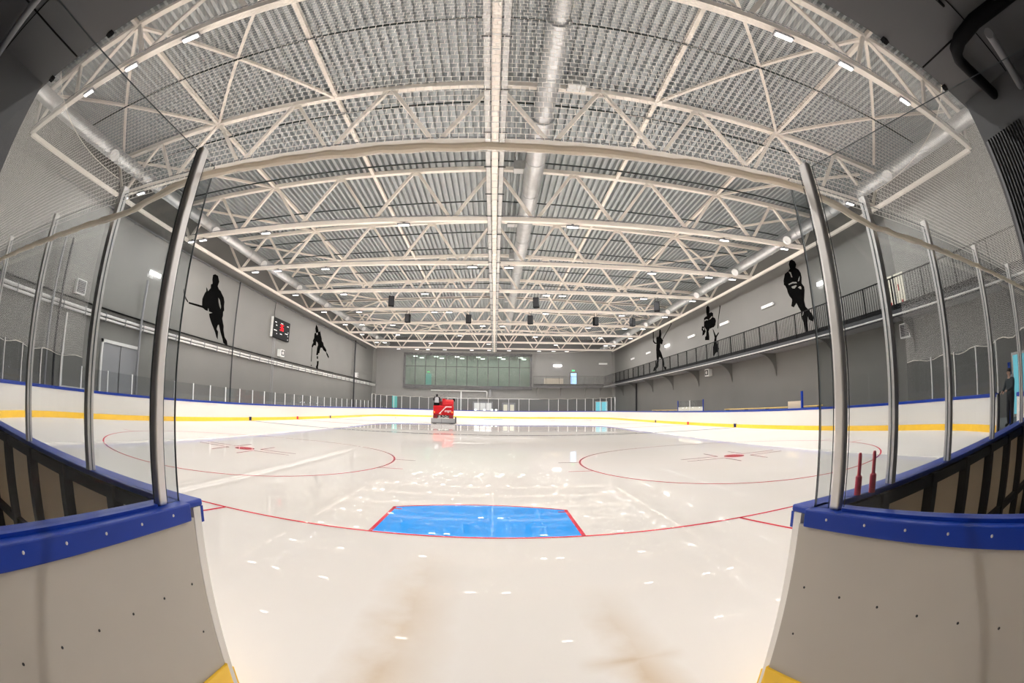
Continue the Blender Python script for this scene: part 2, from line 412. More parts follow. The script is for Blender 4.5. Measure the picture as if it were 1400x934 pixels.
# goal crease
cw, cdp = 1.245, 1.37
sag = 0.36
arcp = [(x, cdp+sag*(1-(x/cw)**2)) for x in np.linspace(-cw, cw, 25)]
mb = MB(); mb.add([(-cw,0,ZI*.6),(cw,0,ZI*.6)]+[(x,y,ZI*.6) for x,y in arcp[::-1]], [tuple(range(27))])
cre = mb.build('goal_crease', 'ice_blue', ice); cre['label'] = 'bright blue goal crease'
strip('crease_line', 'ice_red', [(-cw,0),(-cw,cdp)]+arcp[1:-1]+[(cw,cdp),(cw,0)], .05)
for s in (-1, 1): strip('crease_mark', 'ice_red', [(s*cw,cdp-.12),(s*(cw-.13),cdp-.12)], .05)
mb = MB(); mb.add([(-cw,52,ZI*.6),(cw,52,ZI*.6)]+[(x,52-y,ZI*.6) for x,y in arcp[::-1]], [tuple(range(27))])
mb.build('goal_crease', 'ice_blue', ice)
SPX, SPY = 6.96, 6.08
for sx in (-1, 1):
    for sy, yy in ((1, SPY), (-1, 52-SPY)):
        cx = sx*SPX
        disc('faceoff_spot', 'ice_red', cx, yy, .31)
        strip('faceoff_circle', 'ice_red', [(cx+4.5*math.cos(a), yy+4.5*math.sin(a)) for a in np.linspace(0,2*PI,97)[:-1]], .05, closed=True)
        for hx in (-1, 1):
            for hy in (-1, 1):
                ax, ay = cx+hx*.45, yy+hy*.6
                strip('faceoff_mark', 'ice_red', [(ax+hx*1.2, ay-hy*.38), (ax, ay-hy*.38)], .05)
                strip('faceoff_mark', 'ice_red', [(ax, ay-hy*.38), (ax, ay-hy*.38+hy*.9)], .05)
            for q in (-.85, .85):
                x0 = cx+hx*math.sqrt(4.5**2-q*q)
                strip('circle_hash_mark', 'ice_red', [(x0, yy+q), (x0+hx*.6, yy+q)], .05)

# ------------------------------------------------------------------ dasher boards and glass
def pieces(path, step):
    """split a polyline (with normals) into runs of about step metres"""
    P = [np.array(p) for p in path]; L = [0]
    for a, c in zip(P[:-1], P[1:]): L.append(L[-1]+float(np.hypot(*(c-a)[:2])))
    n = max(1, round(L[-1]/step)); res = []
    def at(s):
        i = min(max(int(np.searchsorted(L, s))-1, 0), len(P)-2); t = (s-L[i])/(L[i+1]-L[i]); return tuple(P[i]+(P[i+1]-P[i])*t)
    for k in range(n):
        s0, s1 = L[-1]*k/n, L[-1]*(k+1)/n
        res.append([at(s0)]+[tuple(P[i]) for i in range(len(P)) if s0+1e-6 < L[i] < s1-1e-6]+[at(s1)])
    return res
HB = 1.07
RUNS = [  # name, path, glass top, post spacing, label
 ('near_left', line((-1.0,Y0),(-SX,Y0),0,-1), 2.5, [ -1.76, -2.66, -3.70, -4.72, -5.72], 'white rink boards with glass left of the gate, seen from behind'),
 ('near_right', line((1.44,Y0),(SX,Y0),0,-1), 2.5, [2.06, 2.76, 3.70, 4.74, 5.72], 'white rink boards with glass right of the gate, seen from behind'),
 ('corner_left', arc(-SX,YA,270,180,29), 2.25, 1.25, 'curved white rink boards in the near left corner'),
 ('corner_right_a', arc(SX,YA,-90,-46.8,13), 2.5, 1.3, 'short curved rink boards between right gate posts and corner doorway'),
 ('corner_right_b', arc(SX,YA,-36.5,0,13), 2.5, 1.3, 'curved white rink boards in the near right corner beyond the man'),
 ('side_left', line((-W,YA),(-W,YB),-1,0), 1.9, 1.55, 'long white left side boards with low glass and blue cap'),
 ('side_right', line((W,YA),(W,YB),1,0), None, None, 'long white right side boards with blue cap beside the benches'),
 ('far_left', arc(-SX,YB,180,90,29), 2.75, 1.3, 'curved white rink boards in the far left corner'),
 ('far_right', arc(SX,YB,0,90,29), 2.75, 1.3, 'curved white rink boards in the far right corner'),
 ('far', line((-SX,Y1),(SX,Y1),0,1), 2.75, 1.42, 'far end rink boards with tall glass behind the ice resurfacer'),
]
def pane(p, q, z0, z1, th=.008, parent=None, name='glass_pane'):
    a, c = Vector((p[0],p[1],0)), Vector((q[0],q[1],0)); d = (c-a).normalized(); n = Vector((-d.y,d.x,0))*(th/2)
    mb = MB()
    vs = [a-n+Vector((0,0,z0)), c-n+Vector((0,0,z0)), c-n+Vector((0,0,z1)), a-n+Vector((0,0,z1)), a+n+Vector((0,0,z0)), c+n+Vector((0,0,z0)), c+n+Vector((0,0,z1)), a+n+Vector((0,0,z1))]
    mb.add(vs, [(0,1,2,3),(4,5,6,7)], 0); mb.add(vs, [(0,1,5,4),(1,2,6,5),(2,3,7,6),(3,0,4,7)], 1)
    return mb.build(name, ['glass','glassedge'], parent)
def post(x, y, z0, z1, ang, mat='alu', w_=.038, d_=.045, parent=None):
    o = MB().box(-w_/2, w_/2, -d_/2, d_/2, z0, z1).build('glass_post', mat, parent, loc=(x,y,0)); o.rotation_euler = (0,0,ang)
    return o
for nm, path, top, sp, lab in RUNS:
    t = empty('rink_boards', (path[0][0], path[0][1], 0)); tag(t, lab, 'boards', 'boards around the rink')
    t.location = (0,0,0)
    for pc in pieces(path, 2.4):
        sweep(MB(), pc, 0, .05, 0, HB-.03).build('board_panel', 'board', t)
    mb = MB(); sweep(mb, path, -.012, 0, 0.0, .21); mb.build('kick_plate', 'yellow', t)
    near = nm.startswith('near')
    s_ = -1 if nm == 'near_left' else 1
    inner = [(path[0][0]+s_*.14,)+tuple(path[0][1:])]+path[1:] if near else path
    mb = MB(); sweep(mb, path, -.02, .11, HB-.03, HB); bevel(mb.build('cap_rail', 'blue', t), .008)
    mb = MB(); sweep(mb, path, -.02, 0, HB-.10, HB-.03); mb.build('cap_fascia', 'blue', t)
    # frame behind the boards
    for iq, pc in enumerate(pieces(path, .56 if near else 2.4)):
        if near and iq == 0: continue
        x, y, nx, ny = pc[0]
        a = math.atan2(ny, nx)
        o = MB().box(.05, .13, -.03, .03, 0, HB-.03).build('frame_upright', 'darksteel', t, loc=(x,y,0)); o.rotation_euler = (0,0,a)
    for z in (.42, 1.0) if near else (.5,):
        mb = MB(); sweep(mb, inner, .055, .11, z-.03, z+.03); mb.build('frame_rail', 'darksteel', t)
    if near:
        mb = MB(); sweep(mb, inner, .051, .056, 0.02, HB-.05); mb.build('back_sheet', 'boardback', t)
    if top:
        if isinstance(sp, list):
            s = -1 if nm == 'near_left' else 1
            xs = [path[0][0]+s*.03]+sp+[s*SX]
            for x in sp: post(x, Y0-.09, HB, top, 0, parent=t)
            for a, c in zip(xs[:-1], xs[1:]): pane((a+s*.02,Y0-.09), (c-s*.02,Y0-.09), HB, top-.04, parent=t)
        else:
            for pc in pieces(path, sp):
                (x, y, nx, ny), (x2, y2, nx2, ny2) = pc[0], pc[-1]
                mat = 'alu_white' if nm.startswith('far') or nm == 'side_left' else 'alu'
                post(x+nx*.09, y+ny*.09, HB, top, math.atan2(ny,nx)+PI/2, mat, .045 if mat == 'alu' else .04, .05, parent=t)
                pane((x+nx*.09, y+ny*.09), (x2+nx2*.09, y2+ny2*.09), HB, top-.03, parent=t)
    if nm == 'far':
        mb = MB(); sweep(mb, path, .07, .11, top-.03, top); mb.build('top_rail', 'alu_white', t)
    if nm.startswith('side'):
        s = -1 if nm == 'side_left' else 1
        for y, mt in ((18.86,'ice_navy'),(26,'ice_red'),(33.14,'ice_navy')):
            MB().box(s*W-.02 if s > 0 else s*W, s*W if s > 0 else s*W+.02, y-.15, y+.15, .02, .24).build('line_mark', mt, t)
# low glazed stall, blue posts and benches on the right side
def stall(y0, y1, lab):
    t = empty('bench_screen', (W+.1, y0, HB)); tag(t, lab, 'screen')
    for y in (0, y1-y0): MB().box(-.03,.03,y-.03,y+.03,0,.83).build('screen_post', 'blue', t)
    MB().box(-.02,.02,(y1-y0)/2-.02,(y1-y0)/2+.02,0,.80).build('screen_mullion', 'alu_white', t)
    for a, c in ((.03,(y1-y0)/2-.02),((y1-y0)/2+.02,y1-y0-.03)):
        mb = MB(); mb.box(-.006,.006,a,c,.0,.78); mb.build('glass_pane', 'glass', t)
        mb = MB(); mb.box(-.004,.004,a,c,.0,.30); mb.build('lower_panel', 'cream', t, loc=(.015,0,0))
stall(23.6, 28.2, 'small glazed screen with blue posts between the right side benches')
t = empty('bench_screen', (W+.1, 12.2, HB)); tag(t, 'single blue screen post standing at the near end of bench', 'post')
MB().box(-.05,.05,-.05,.05,0,.83).build('screen_post', 'blue', t); MB().box(-.02,.02,.03,1.2,0,.36).build('lower_panel', 'boardback', t)
for y0, y1, lab in ((11.6,21.5,'long yellow bench rail behind the right boards, nearest the camera'),(28.8,36.0,'shorter yellow bench rail behind the right boards, farther away')):
    t = empty('bench', (W+.9, y0, 0)); tag(t, lab, 'bench')
    bevel(MB().box(-.2,.2,0,y1-y0,1.10,1.15).build('bench_top', 'bench', t), .01)
    for k in range(5): MB().box(-.15,.15,.1+k*(y1-y0-.3)/4,.18+k*(y1-y0-.3)/4,-.03,1.10).build('bench_support', 'greysteel', t)

# ------------------------------------------------------------------ gate wings
def wing(name, x0, slope, lab, s):
    """board wall beside the gate, running back from the rink; local -y runs back, s: side of the visible face"""
    t = empty('gate_wing', (x0, -3.5, 0), 0); tag(t, lab, 'boards')
    a = math.atan(slope); t.rotation_euler = (0,0,a)
    L = 3.1
    xi, xo = (0, -.11) if s < 0 else (0, .11)
    x_lo, x_hi = min(xi,xo), max(xi,xo)
    bevel(MB().box(x_lo, x_hi, -L, .048, .0, HB-.07).build('board_panel', 'wing', t), .004)
    fx = -s*.02
    bevel(MB().box(min(x_lo,fx) if s>0 else x_lo-.02, max(x_hi,fx) if s<0 else x_hi+.02, -L, .01, HB-.075, HB).build('cap_rail', 'blue', t), .006)
    k = MB().box(min(fx*.8,0), max(fx*.8,0), -L, .05, 0, .265); bevel(k.build('kick_plate', 'yellow', t), .003)
    MB().box(x_lo-.01, x_hi+.01, .048, .056, 0, .265).build('kick_plate_end', 'yellow', t)
    # bolts
    bm_ = MB(); bm_.sphere((0,0,0), .006, 8, 4, sc=(.6,1,1)); me = bm_.mesh('bolt', 'darksteel', True)
    bm_ = MB(); bm_.sphere((0,0,0), .006, 8, 4, sc=(.6,1,1)); ms = bm_.mesh('cap_screw', 'alu', True)
    for q in range(9):
        link('bolt', me, t, (0, -.04-.197*q, .725)); link('cap_screw', ms, t, (fx, -.11-.19*q, 1.04))
    for z in (.49,): link('bolt', me, t, (0, -.04, z))
    # seam of the next panel
    # posts and glass
    px_ = (x_lo+x_hi)/2*.8
    b1 = MB(); b1.box(-.020,.020,-.026,.026,HB,2.5); o = b1.build('gate_post', 'alu', t, loc=(px_,-.115,0)); bevel(o, .011, 3)
    pane((px_,-.075),(px_,0.0), HB, 2.47, parent=t)
    pane((px_,-.155),(px_,-L+.6), HB, 2.47, parent=t)
    MB().box(px_-.02, px_+.02, -L, -.155, HB, HB+.012).build('glass_channel', 'blue', t)
    return t
wing('l', -1.0, 0.0, 'beige gate wing wall with blue cap left of the gate', -1)
wing('r', 1.44, 0.24, 'beige gate wing wall with blue cap right of the gate', 1)
# goal pegs on the right boards' cap
for x, y, lab in ((1.765,-3.5,'red rubber goal peg on the blue cap, nearer the gate post'),(1.845,-3.53,'red rubber goal peg on the blue cap, farther from the gate post')):
    t = empty('goal_peg', (x,y,HB)); tag(t, lab, 'goal peg', 'goal pegs')
    mb = MB(); mb.tube([(0,0,0),(0,0,.082),(0,0,.088)], [.0175,.0175,.012], 12); mb.build('peg_base', 'peg', t, True)
    mb = MB(); mb.tube([(0,0,.086),(0,0,.18),(0,0,.188)], [.0095,.0095,.006], 12); mb.build('peg_pin', 'peg', t, True)

# ------------------------------------------------------------------ safety nets
def near_net(x0, x1, z0, z1, y):
    cwid, rh, tw = .034, .0275, .0025
    vs, fs = [], []
    def quad(a, c, d, e):
        o = len(vs); vs.extend((a,c,d,e)); fs.append((o,o+1,o+2,o+3))
    nr = int((z1-z0)/rh); nc = int((x1-x0)/cwid)
    for j in range(nr+1):
        z = z0+j*rh
        quad((x0,y,z-tw/2),(x1,y,z-tw/2),(x1,y,z+tw/2),(x0,y,z+tw/2))
        off = .5*cwid if j % 2 else 0
        if j < nr:
            for i in range(nc):
                x = x0+i*cwid+off
                quad((x-tw/2,y,z),(x+tw/2,y,z),(x+tw/2,y,z+rh),(x-tw/2,y,z+rh))
    me = bpy.data.meshes.new('net'); me.from_pydata(vs, [], fs); me.materials.append(M['net'])
    return me
t = empty('safety_net', (0, Y0-.15, 2.3)); tag(t, 'cream mesh safety net hung over the gate from the dark gallery edge', 'net')
me = near_net(-SX, SX, 0.08, 2.1, 0); o = link('net_mesh', me, t); o['kind'] = 'stuff'
pts = []; 
for i in range(241):
    x = -SX+2*SX*i/240
    z = .10 - .10*min(1, max(0, (abs(x-.2)-1.3)/.5)) + .005*math.sin(i*1.7)*random.random()
    pts.append((x, .003*math.sin(i*.9), z))
mb = MB(); mb.tube(pts, [.015+.005*random.random() for _ in pts], 8); mb.build('hem_rope', 'hem', t, True)
def sheet_net(name, path, z0, z1, lab, mat='netsheet'):
    n = len(path); me = bpy.data.meshes.new('net'); vs = []; uv = []; s = 0
    for i, p in enumerate(path):
        if i: s += math.hypot(p[0]-path[i-1][0], p[1]-path[i-1][1])
        vs += [(p[0]+p[2]*.12, p[1]+p[3]*.12, z0+.06*math.sin(i*1.3)), (p[0]+p[2]*.12, p[1]+p[3]*.12, z1)]; uv += [(s, z0), (s, z1)]
    fs = [(2*i, 2*i+2, 2*i+3, 2*i+1) for i in range(n-1)]
    me.from_pydata(vs, [], fs); ul = me.uv_layers.new(name='UVMap')
    for lp in me.loops: ul.data[lp.index].uv = uv[lp.vertex_index]
    me.materials.append(M[mat])
    t = empty('safety_net', (0,0,0)); tag(t, lab, 'net')
    o = link('net_mesh', me, t)
    mb = MB(); mb.tube([(v[0],v[1],v[2]) for v in vs[0::2]], .012, 6); mb.build('hem_rope', 'hem', t, True)
    mb = MB(); mb.tube([(v[0],v[1],v[2]) for v in vs[1::2]], .012, 6); mb.build('top_rope', 'hem', t, True)
    return t
sheet_net('l', arc(-SX,YA,270,180,37), 2.2, 9.3, 'pale safety net curving round the near left rink corner')
sheet_net('r', arc(SX,YA,-90,0,37), 2.45, 9.3, 'pale safety net curving round the near right rink corner')
sheet_net('f', arc(-SX,YB,180,90,31)+line((-SX,Y1),(SX,Y1),0,1,14)[1:]+arc(SX,YB,90,0,31)[1:], 2.75, 9.3, 'pale safety net hung across the far end of the rink', 'netfar')

# ------------------------------------------------------------------ near gallery soffit (above and behind the camera)
g = struct(MB().box(-XW, XW, YN, -3.56, 4.45, 4.85).build('ceiling_gallery', 'soffit'), 'dark gallery soffit above the rink gate')
for x in (-8,-4.0,-1.4,1.4,4.2,8): MB().box(x-.008, x+.008, YN, -3.58, 4.44, 4.45).build('soffit_joint', 'black', g)
MB().box(-XW, XW, -4.50, -4.485, 4.44, 4.45).build('soffit_joint', 'black', g)
for x in (-6.1,-4.6,-3.35,-2.2,2.4,3.5,4.7,5.9): MB().box(x-.03, x+.03, -3.60, -3.54, 4.40, 4.45).build('net_clip', 'black', g)
for s, xx in ((-1,-4.85),(1,5.25)):
    struct(MB().box(min(xx,xx+s*.3), max(xx,xx+s*.3), YN, -3.6, -.03, 4.45).build('wall_cheek_left' if s<0 else 'wall_cheek_right', 'soffit'), 'dark end of the wall beside the %s boards' % ('left' if s<0 else 'right'))
t = empty('louvre_panel', (5.24, -4.3, 2.0)); tag(t, 'dark slatted louvre panel at the right picture edge', 'louvre')
for k in range(13): MB().box(-.03, 0, .05*k, .05*k+.022, 0, 1.9).build('slat', 'black', t)
MB().box(-.005, 0, -.02, .66, 0, 1.9).build('back_plate', 'greysteel', t)
mb = MB(); mb.tube([(-4.8,-4.56,4.25),(-2.0,-4.75,4.25)], .055, 14); tag(mb.build('soffit_pipe', 'greysteel', None, True), 'steel pipe under the soffit in the upper left corner', 'pipe')
mb = MB(); mb.tube([(2.6,-4.405,4.43),(3.2,-4.41,4.43),(3.75,-4.42,4.43)], .02, 8); tag(mb.build('soffit_conduit', 'black', None, True), 'thin black conduit under the soffit, top right', 'pipe')
hp = [(4.15,-5.6,4.3),(4.08,-5.0,4.3),(4.03,-4.6,4.3),(4.07,-4.28,4.3),(4.16,-4.13,4.3),(4.30,-4.07,4.3),(4.55,-4.07,4.3),(5.2,-4.12,4.3)]
mb = MB(); mb.tube(hp, .075, 14); tag(mb.build('drain_pipe', 'black', None, True), 'black bent drain pipe under the soffit, upper right corner', 'pipe')
mb = MB(); mb.tube([(4.16,-4.66,4.2),(5.22,-4.58,4.2)], .06, 14); tag(mb.build('soffit_pipe', 'greysteel', None, True), 'steel pipe under the soffit beside the black drain pipe', 'pipe')

# ------------------------------------------------------------------ roof trusses
UPX = [-14.8,-11.15,-7.4,-3.68,0,3.68,7.4,11.15,14.8]
LOX = [-16.65,-12.95,-9.25,-5.5,-1.83,1.83,5.5,9.25,12.95,16.65]
def make_truss():
    t = empty('roof_truss', (0,0,0))
    mb = MB(); 
    for s in (-1, 1):
        mb.beam((0,0,zu(0)), (s*18.25,0,zu(18.25)), .2)
    mb.build('upper_chord', 'truss', t)
    mb = MB(); mb.beam((-16.85,0,9.6),(16.85,0,9.6), .2); mb.build('lower_chord', 'truss', t)
    up = [(x, zu(x)-.08) for x in UPX]; lo = [(x, 9.68) for x in LOX]
    for i, (x, z) in enumerate(lo):
        if i > 0: MB().beam((x-.1,0,z), (up[i-1][0]+.1,0,up[i-1][1]), .13).build('web_member', 'truss', t)
        if i < len(up): MB().beam((x+.1,0,z), (up[i][0]-.1,0,up[i][1]), .13).build('web_member', 'truss', t)
    for s in (-1, 1): MB().beam((s*16.7,0,9.65), (s*18.15,0,zu(18.2)-.1), .13).build('web_member', 'truss', t)
    for x in UPX+[]:
        MB().box(x-.22, x+.22, -.012, .012, zu(x)-.24, zu(x)-.09).build('gusset', 'truss', t)
    mb = MB(); mb.tube([(-16.6,-.13,9.73),(16.6,-.13,9.73)], .02, 6); mb.build('conduit', 'greysteel', t)
    return t
tr0 = make_truss()
for k, y in enumerate(TY):
    o = tr0 if k == 0 else copy_tree(tr0)
    o.location = (0, y, 0)
    tag(o, 'ivory steel roof truss, %s from the camera' % ORD[k], 'truss', 'roof trusses')
for s, nm in ((-1,'left'),(1,'right')):
    mb = MB(); mb.beam((s*16.7,TY[0],9.46),(s*16.7,TY[-1],9.46), .16); tag(mb.build('tie_beam', 'truss'), 'long ivory tie beam under the truss ends along the %s wall' % nm, 'beam')
    for x, w_ in ((5.75,'inner'),(11.2,'outer')):
        mb = MB(); mb.beam((s*x,-5,zu(x)+.0),(s*x,YF-.4,zu(x)+.0), .15); tag(mb.build('roof_purlin', 'truss'), 'ivory %s roof purlin running lengthways, %s half of the roof' % (w_, nm), 'beam')
    for k in range(len(TY)-1):
        segs = [((11.2,TY[k+1]),(17.2,TY[k]+.6))]
        if k in (0,3,6): segs.append(((11.2,TY[k]),(17.2,TY[k+1]-.6)))
        if k in (0,8): segs += [((5.75,TY[k]),(11.2,TY[k+1])),((11.2,TY[k]),(5.75,TY[k+1]))]
        t = empty('roof_brace', (0,0,0)); tag(t, 'ivory diagonal roof braces between the %s and %s truss, %s side' % (ORD[k], ORD[k+1], nm), 'brace', 'roof braces')
        for (a, ya), (c, yc) in segs:
            mb = MB(); mb.beam((s*a,ya,zu(a)-.05),(s*c,yc,zu(c)-.05), .11); mb.build('brace_bar', 'truss', t)
# dark cables across the roof
for k, y in enumerate([3.4, 7.6, 11.8, 15.9, 20.1, 22.9, 27.4, 31.5, 36.3, 42.0]):
    mb = MB(); mb.tube([(-17.6,y,zu(17.6)-.10),(-8,y,zu(8)-.14),(0,y,zu(0)-.10),(8,y,zu(8)-.14),(17.6,y,zu(17.6)-.10)], .035, 6)
    tag(mb.build('roof_cable', 'cable'), 'thin dark cable across the roof, %s from the camera' % ORD[k], 'cable', 'roof cables')

# ------------------------------------------------------------------ lamps on the trusses
def make_lamp():
    t = empty('led_lamp', (0,0,0))
    bevel(MB().box(-.29,.29,-.09,.09,-.02,.05).build('lamp_housing', 'greysteel', t), .01)
    MB().box(-.05,.05,-.03,.03,.05,.13).build('lamp_bracket', 'greysteel', t)
    MB().box(-.24,.24,-.045,.045,-.045,-.02).build('lamp_lens', 'lamp', t)
    return t
LPX = [
 [(455,0),(258,57),(178,95),(125,121),(850,0),(1075,57),(1157,92),(1235,135)],
 [(640,200),(355,220),(195,258),(172,266),(990,230),(1160,271),(1182,279)],
 [(278,327),(258,333),(364,317),(552,306),(783,310),(990,327),(1072,339)],
 [(646,364),(445,368),(380,371),(349,373),(696,366),(891,373),(969,379),(1001,382)],
 [(581,402),(470,403),(404,404),(747,405),(769,405),(880,409),(947,413)],
 [(594,426),(614,427),(491,426),(443,427),(746,429),(850,431),(909,434)],
 [(472,445),(495,445),(537,446),(660,446),(687,446),(804,449),(854,450),(879,450)],
 [(495,458),(544,458),(629,459),(732,461),(821,462),(862,463)],
 [(515,469),(526,469),(589,470),(668,471),(760,472),(828,474),(839,474)],
 [(545,478),(570,479),(585,479),(608,479),(645,479),(671,479),(696,480),(737,481),(757,481),(775,481)],
]
lamp0 = make_lamp(); first = True
for k, lst in enumerate(LPX):
    xs = sorted(max(-16.4, min(16.4, float(un(u, v, y=TY[k])[0]))) for u, v in lst)
    for i in range(1, len(xs)):
        if xs[i]-xs[i-1] < .7: xs[i] = xs[i-1]+.7
    xs = [.06+math.copysign(.72, x-.06) if abs(x-.06) < .72 else x for x in xs]
    for i, x in enumerate(xs):
        o = lamp0 if first else copy_tree(lamp0); first = False
        o.location = (x, TY[k], 9.6-.1-.13)
        tag(o, 'lit white lamp under the %s truss, %s from the left' % (ORD[k], ORD[i]), 'lamp', 'lamps under the roof trusses')

# ------------------------------------------------------------------ cable trays along the middle
t = empty('cable_ladder', (.06, 0, 9.30)); tag(t, 'ivory and zinc cable trays running down the middle of the roof', 'cable tray')
ya, yb = -3.0, 56.0
for x0, mt, nm, wd, z in ((0,'truss','middle_tray',.22,0),(-.22,'zinc','side_tray',.17,.06),(.22,'zinc','side_tray',.17,.06)):
    mb = MB(); mb.box(x0-wd/2, x0+wd/2, ya, yb, z, z+.012); mb.box(x0-wd/2, x0-wd/2+.01, ya, yb, z, z+.07); mb.box(x0+wd/2-.01, x0+wd/2, ya, yb, z, z+.07)
    mb.build(nm, mt, t)
mh = MB().box(-.36,.36,-.02,.02,-.02,0).mesh('tray_hanger', 'darksteel')
mr = MB().box(-.10,.10,-.015,.015,-.015,0).mesh('ladder_rung', 'pipe')
for k in range(29): link('tray_hanger', mh, t, (0, ya+.8+2*k, .05))
for k in range(118): link('ladder_rung', mr, t, (0, ya+.2+.5*k, 0))

# ------------------------------------------------------------------ air ducts
def duct(name, x, z, segs, lab, nozzles=(), side=0):
    t = empty('air_duct', (x, 0, z)); tag(t, lab, 'duct')
    prev = None
    for y0, y1, r in segs:
        n = max(1, round((y1-y0)/3.0))
        for i in range(n):
            a, c = y0+(y1-y0)*i/n, y0+(y1-y0)*(i+1)/n
            m_ = max(4, int((c-a)/.12)); P, rr = [], []
            for q in range(m_+1):         # spiral seams as fine ridges
                yy = a+(c-a)*q/m_
                P.append((0, yy, 0)); rr.append(r+(.006 if q % 2 else 0))
            mb = MB(); mb.tube(P, rr, 22, cap=True); mb.build('duct_section', 'duct', t, True)
            mb = MB(); mb.ring((0,a-.03,0), (0,1,0), r-.01, r+.022, .06, 22); mb.build('duct_joint', 'duct', t, True)
    for y in nozzles:
        d = Vector((-side*.75, -.35, -.55)).normalized(); r = segs[0][2]
        mb = MB(); mb.tube([d*(r*.8), d*(r+.22)], .13, 16); nz = mb.build('jet_nozzle', 'alu_white', t, True, loc=(0,y,0))
        mb = MB(); mb.ring(d*(r+.2), d, .11, .24, .05, 18); mb.build('nozzle_flange', 'alu_white', nz, True)
        mb = MB(); mb.tube([d*(r+.19), d*(r+.215)], .11, 14); mb.build('nozzle_throat', 'black', nz)
    return t
duct('c', 1.63, 11.0, [(-5,2.5,.25),(2.5,7,.33),(7,21,.385),(21,49,.33)], 'large spiral steel air duct beside the central cable trays')
NZ = [2.7+i*5.2 for i in range(10)]
duct('l', -15.3, 10.25, [(-3.3,56,.30)], 'spiral steel air duct with jet nozzles along the left wall', [4.4]+[13.2+5.9*i for i in range(7)], -1)
duct('r', 15.5, 9.95, [(-3.3,56,.30)], 'spiral steel air duct with jet nozzles along the right wall', [4.4]+[12.4+5.9*i for i in range(7)], 1)
for k, (x, y) in enumerate(((2.66,5.96),(1.16,11.77),(1.05,17.8),(1.35,23.7),(1.3,35.8))):
    t = empty('air_diffuser', (x, y, 11.6)); tag(t, 'small pale box unit beside the central duct, %s from the camera' % ORD[k], 'air unit', 'box units beside the central duct')
    bevel(MB().box(-.32,.32,-.22,.22,0,.45).build('unit_body', 'zinc', t), .015)
    for x_ in (-.25,.25): MB().box(x_-.01,x_+.01,-.01,.01,.45,zu(x)+.16-11.6).build('hanger_rod', 'darksteel', t)
    MB().box(-.30,.10,-.20,.20,-.02,0).build('unit_face', 'white', t); MB().box(.14,.30,-.20,.20,-.02,0).build('unit_face', 'white', t)

# ------------------------------------------------------------------ loudspeakers hung under trusses
def make_speaker():
    t = empty('loudspeaker', (0,0,0))
    bevel(MB().box(-.21,.21,-.18,.18,-.72,0).build('speaker_cabinet', 'black', t), .03)
    MB().box(-.18,.18,-.20,-.18,-.68,-.05).build('speaker_grille', 'darksteel', t)
    for x in (-.12,.12): MB().box(x-.012,x+.012,-.012,.012,0,.35).build('hanger_rod', 'darksteel', t)
    return t
sp0 = make_speaker(); sp0.rotation_euler = (0,0,0)
SPK = [(536,402,4,'second row, far left above the scoreboard side'),(733,403,4,'nearest row, just right of the duct'),(897,409,4,'nearest row, over the right duct'),
       (558,428,5,'middle row, left of centre'),(641,425,5,'middle row, nearest the cable trays on the left'),(725,428,5,'middle row, below the one right of the duct'),(814,429,5,'middle row, right of centre'),(864,432,5,'middle row, close to the right duct')]
for i, (u, v, k, wh) in enumerate(SPK):
    o = sp0 if i == 0 else copy_tree(sp0)
    p = un(u, v, y=TY[k]); o.location = (p[0], TY[k]-.05, 9.15)
    o.rotation_euler = (0, 0, random.uniform(-.5,.5))
    tag(o, 'black loudspeaker hanging from a truss, '+wh, 'loudspeaker', 'loudspeakers under the trusses')

# ------------------------------------------------------------------ left wall fittings
XL = -XW
t = empty('wall_pipes', (XL+.12, 2.0, 4.3)); tag(t, 'pair of pale lagged pipes running along the left wall', 'pipe')
for z, r in ((.20,.075),(.02,.06)):
    mb = MB(); mb.tube([(0,-5,z),(0,58,z)], r, 10); mb.build('lagged_pipe', 'pipe', t, True)
mk = MB().box(-.12,.10,-.02,.02,-.10,.32).mesh('pipe_bracket', 'greysteel')
for k in range(40): link('pipe_bracket', mk, t, (0, -4+1.5*k, 0))
mb = MB(); mb.box(0,.12,-5,58,0,.05); tag(mb.build('cable_duct', 'black', None, False, (XL+.02,2.0,4.78)), 'thin black cable run just above the pale left wall pipes', 'cable')
t = empty('wall_cable_tray', (XL+.02, 3.0, 9.42)); tag(t, 'dark cable tray on brackets high on the left wall', 'cable tray')
MB().box(0,.16,0,52,0,.05).build('tray', 'greysteel', t)
mk = MB().box(0,.26,-.02,.02,-.07,0).mesh('tray_bracket', 'greysteel')
for k in range(27): link('tray_bracket', mk, t, (0, .5+1.95*k, 0))
def vpipe(x, y, z0, z1, r, lab, mat='darksteel', kink=None):
    mb = MB(); pts = [(x,y,z0),(x,y,z1)]
    mb.tube(pts, r, 8)
    return tag(mb.build('down_pipe', mat, None, True), lab, 'pipe')
vpipe(XL+.28, 20.85, -.03, 9.4, .05, 'dark downpipe on the left wall beside the nearer player mural')
vpipe(XL+.30, 49.1, -.03, 9.6, .10, 'thick dark downpipe on the left wall near the far corner')
vpipe(XL+.28, 26.9, -.03, 6.4, .025, 'thin grey cable below the scoreboard, left one', 'greysteel')
vpipe(XL+.28, 27.2, -.03, 6.4, .025, 'thin grey cable below the scoreboard, right one', 'greysteel')
for k, (y, z0, z1, m_) in enumerate(((4.7,-.03,7.2,'greysteel'),(5.2,-.03,7.2,'darksteel'),(7.6,3.0,7.1,'greysteel'),(11.2,-.03,6.9,'greysteel'))):
    vpipe(XL+.28, y, z0, z1, .07, 'vertical %s pipe on the near left wall behind the glass, %s from the left' % ('dark' if m_ == 'darksteel' else 'grey', ORD[k]), m_)
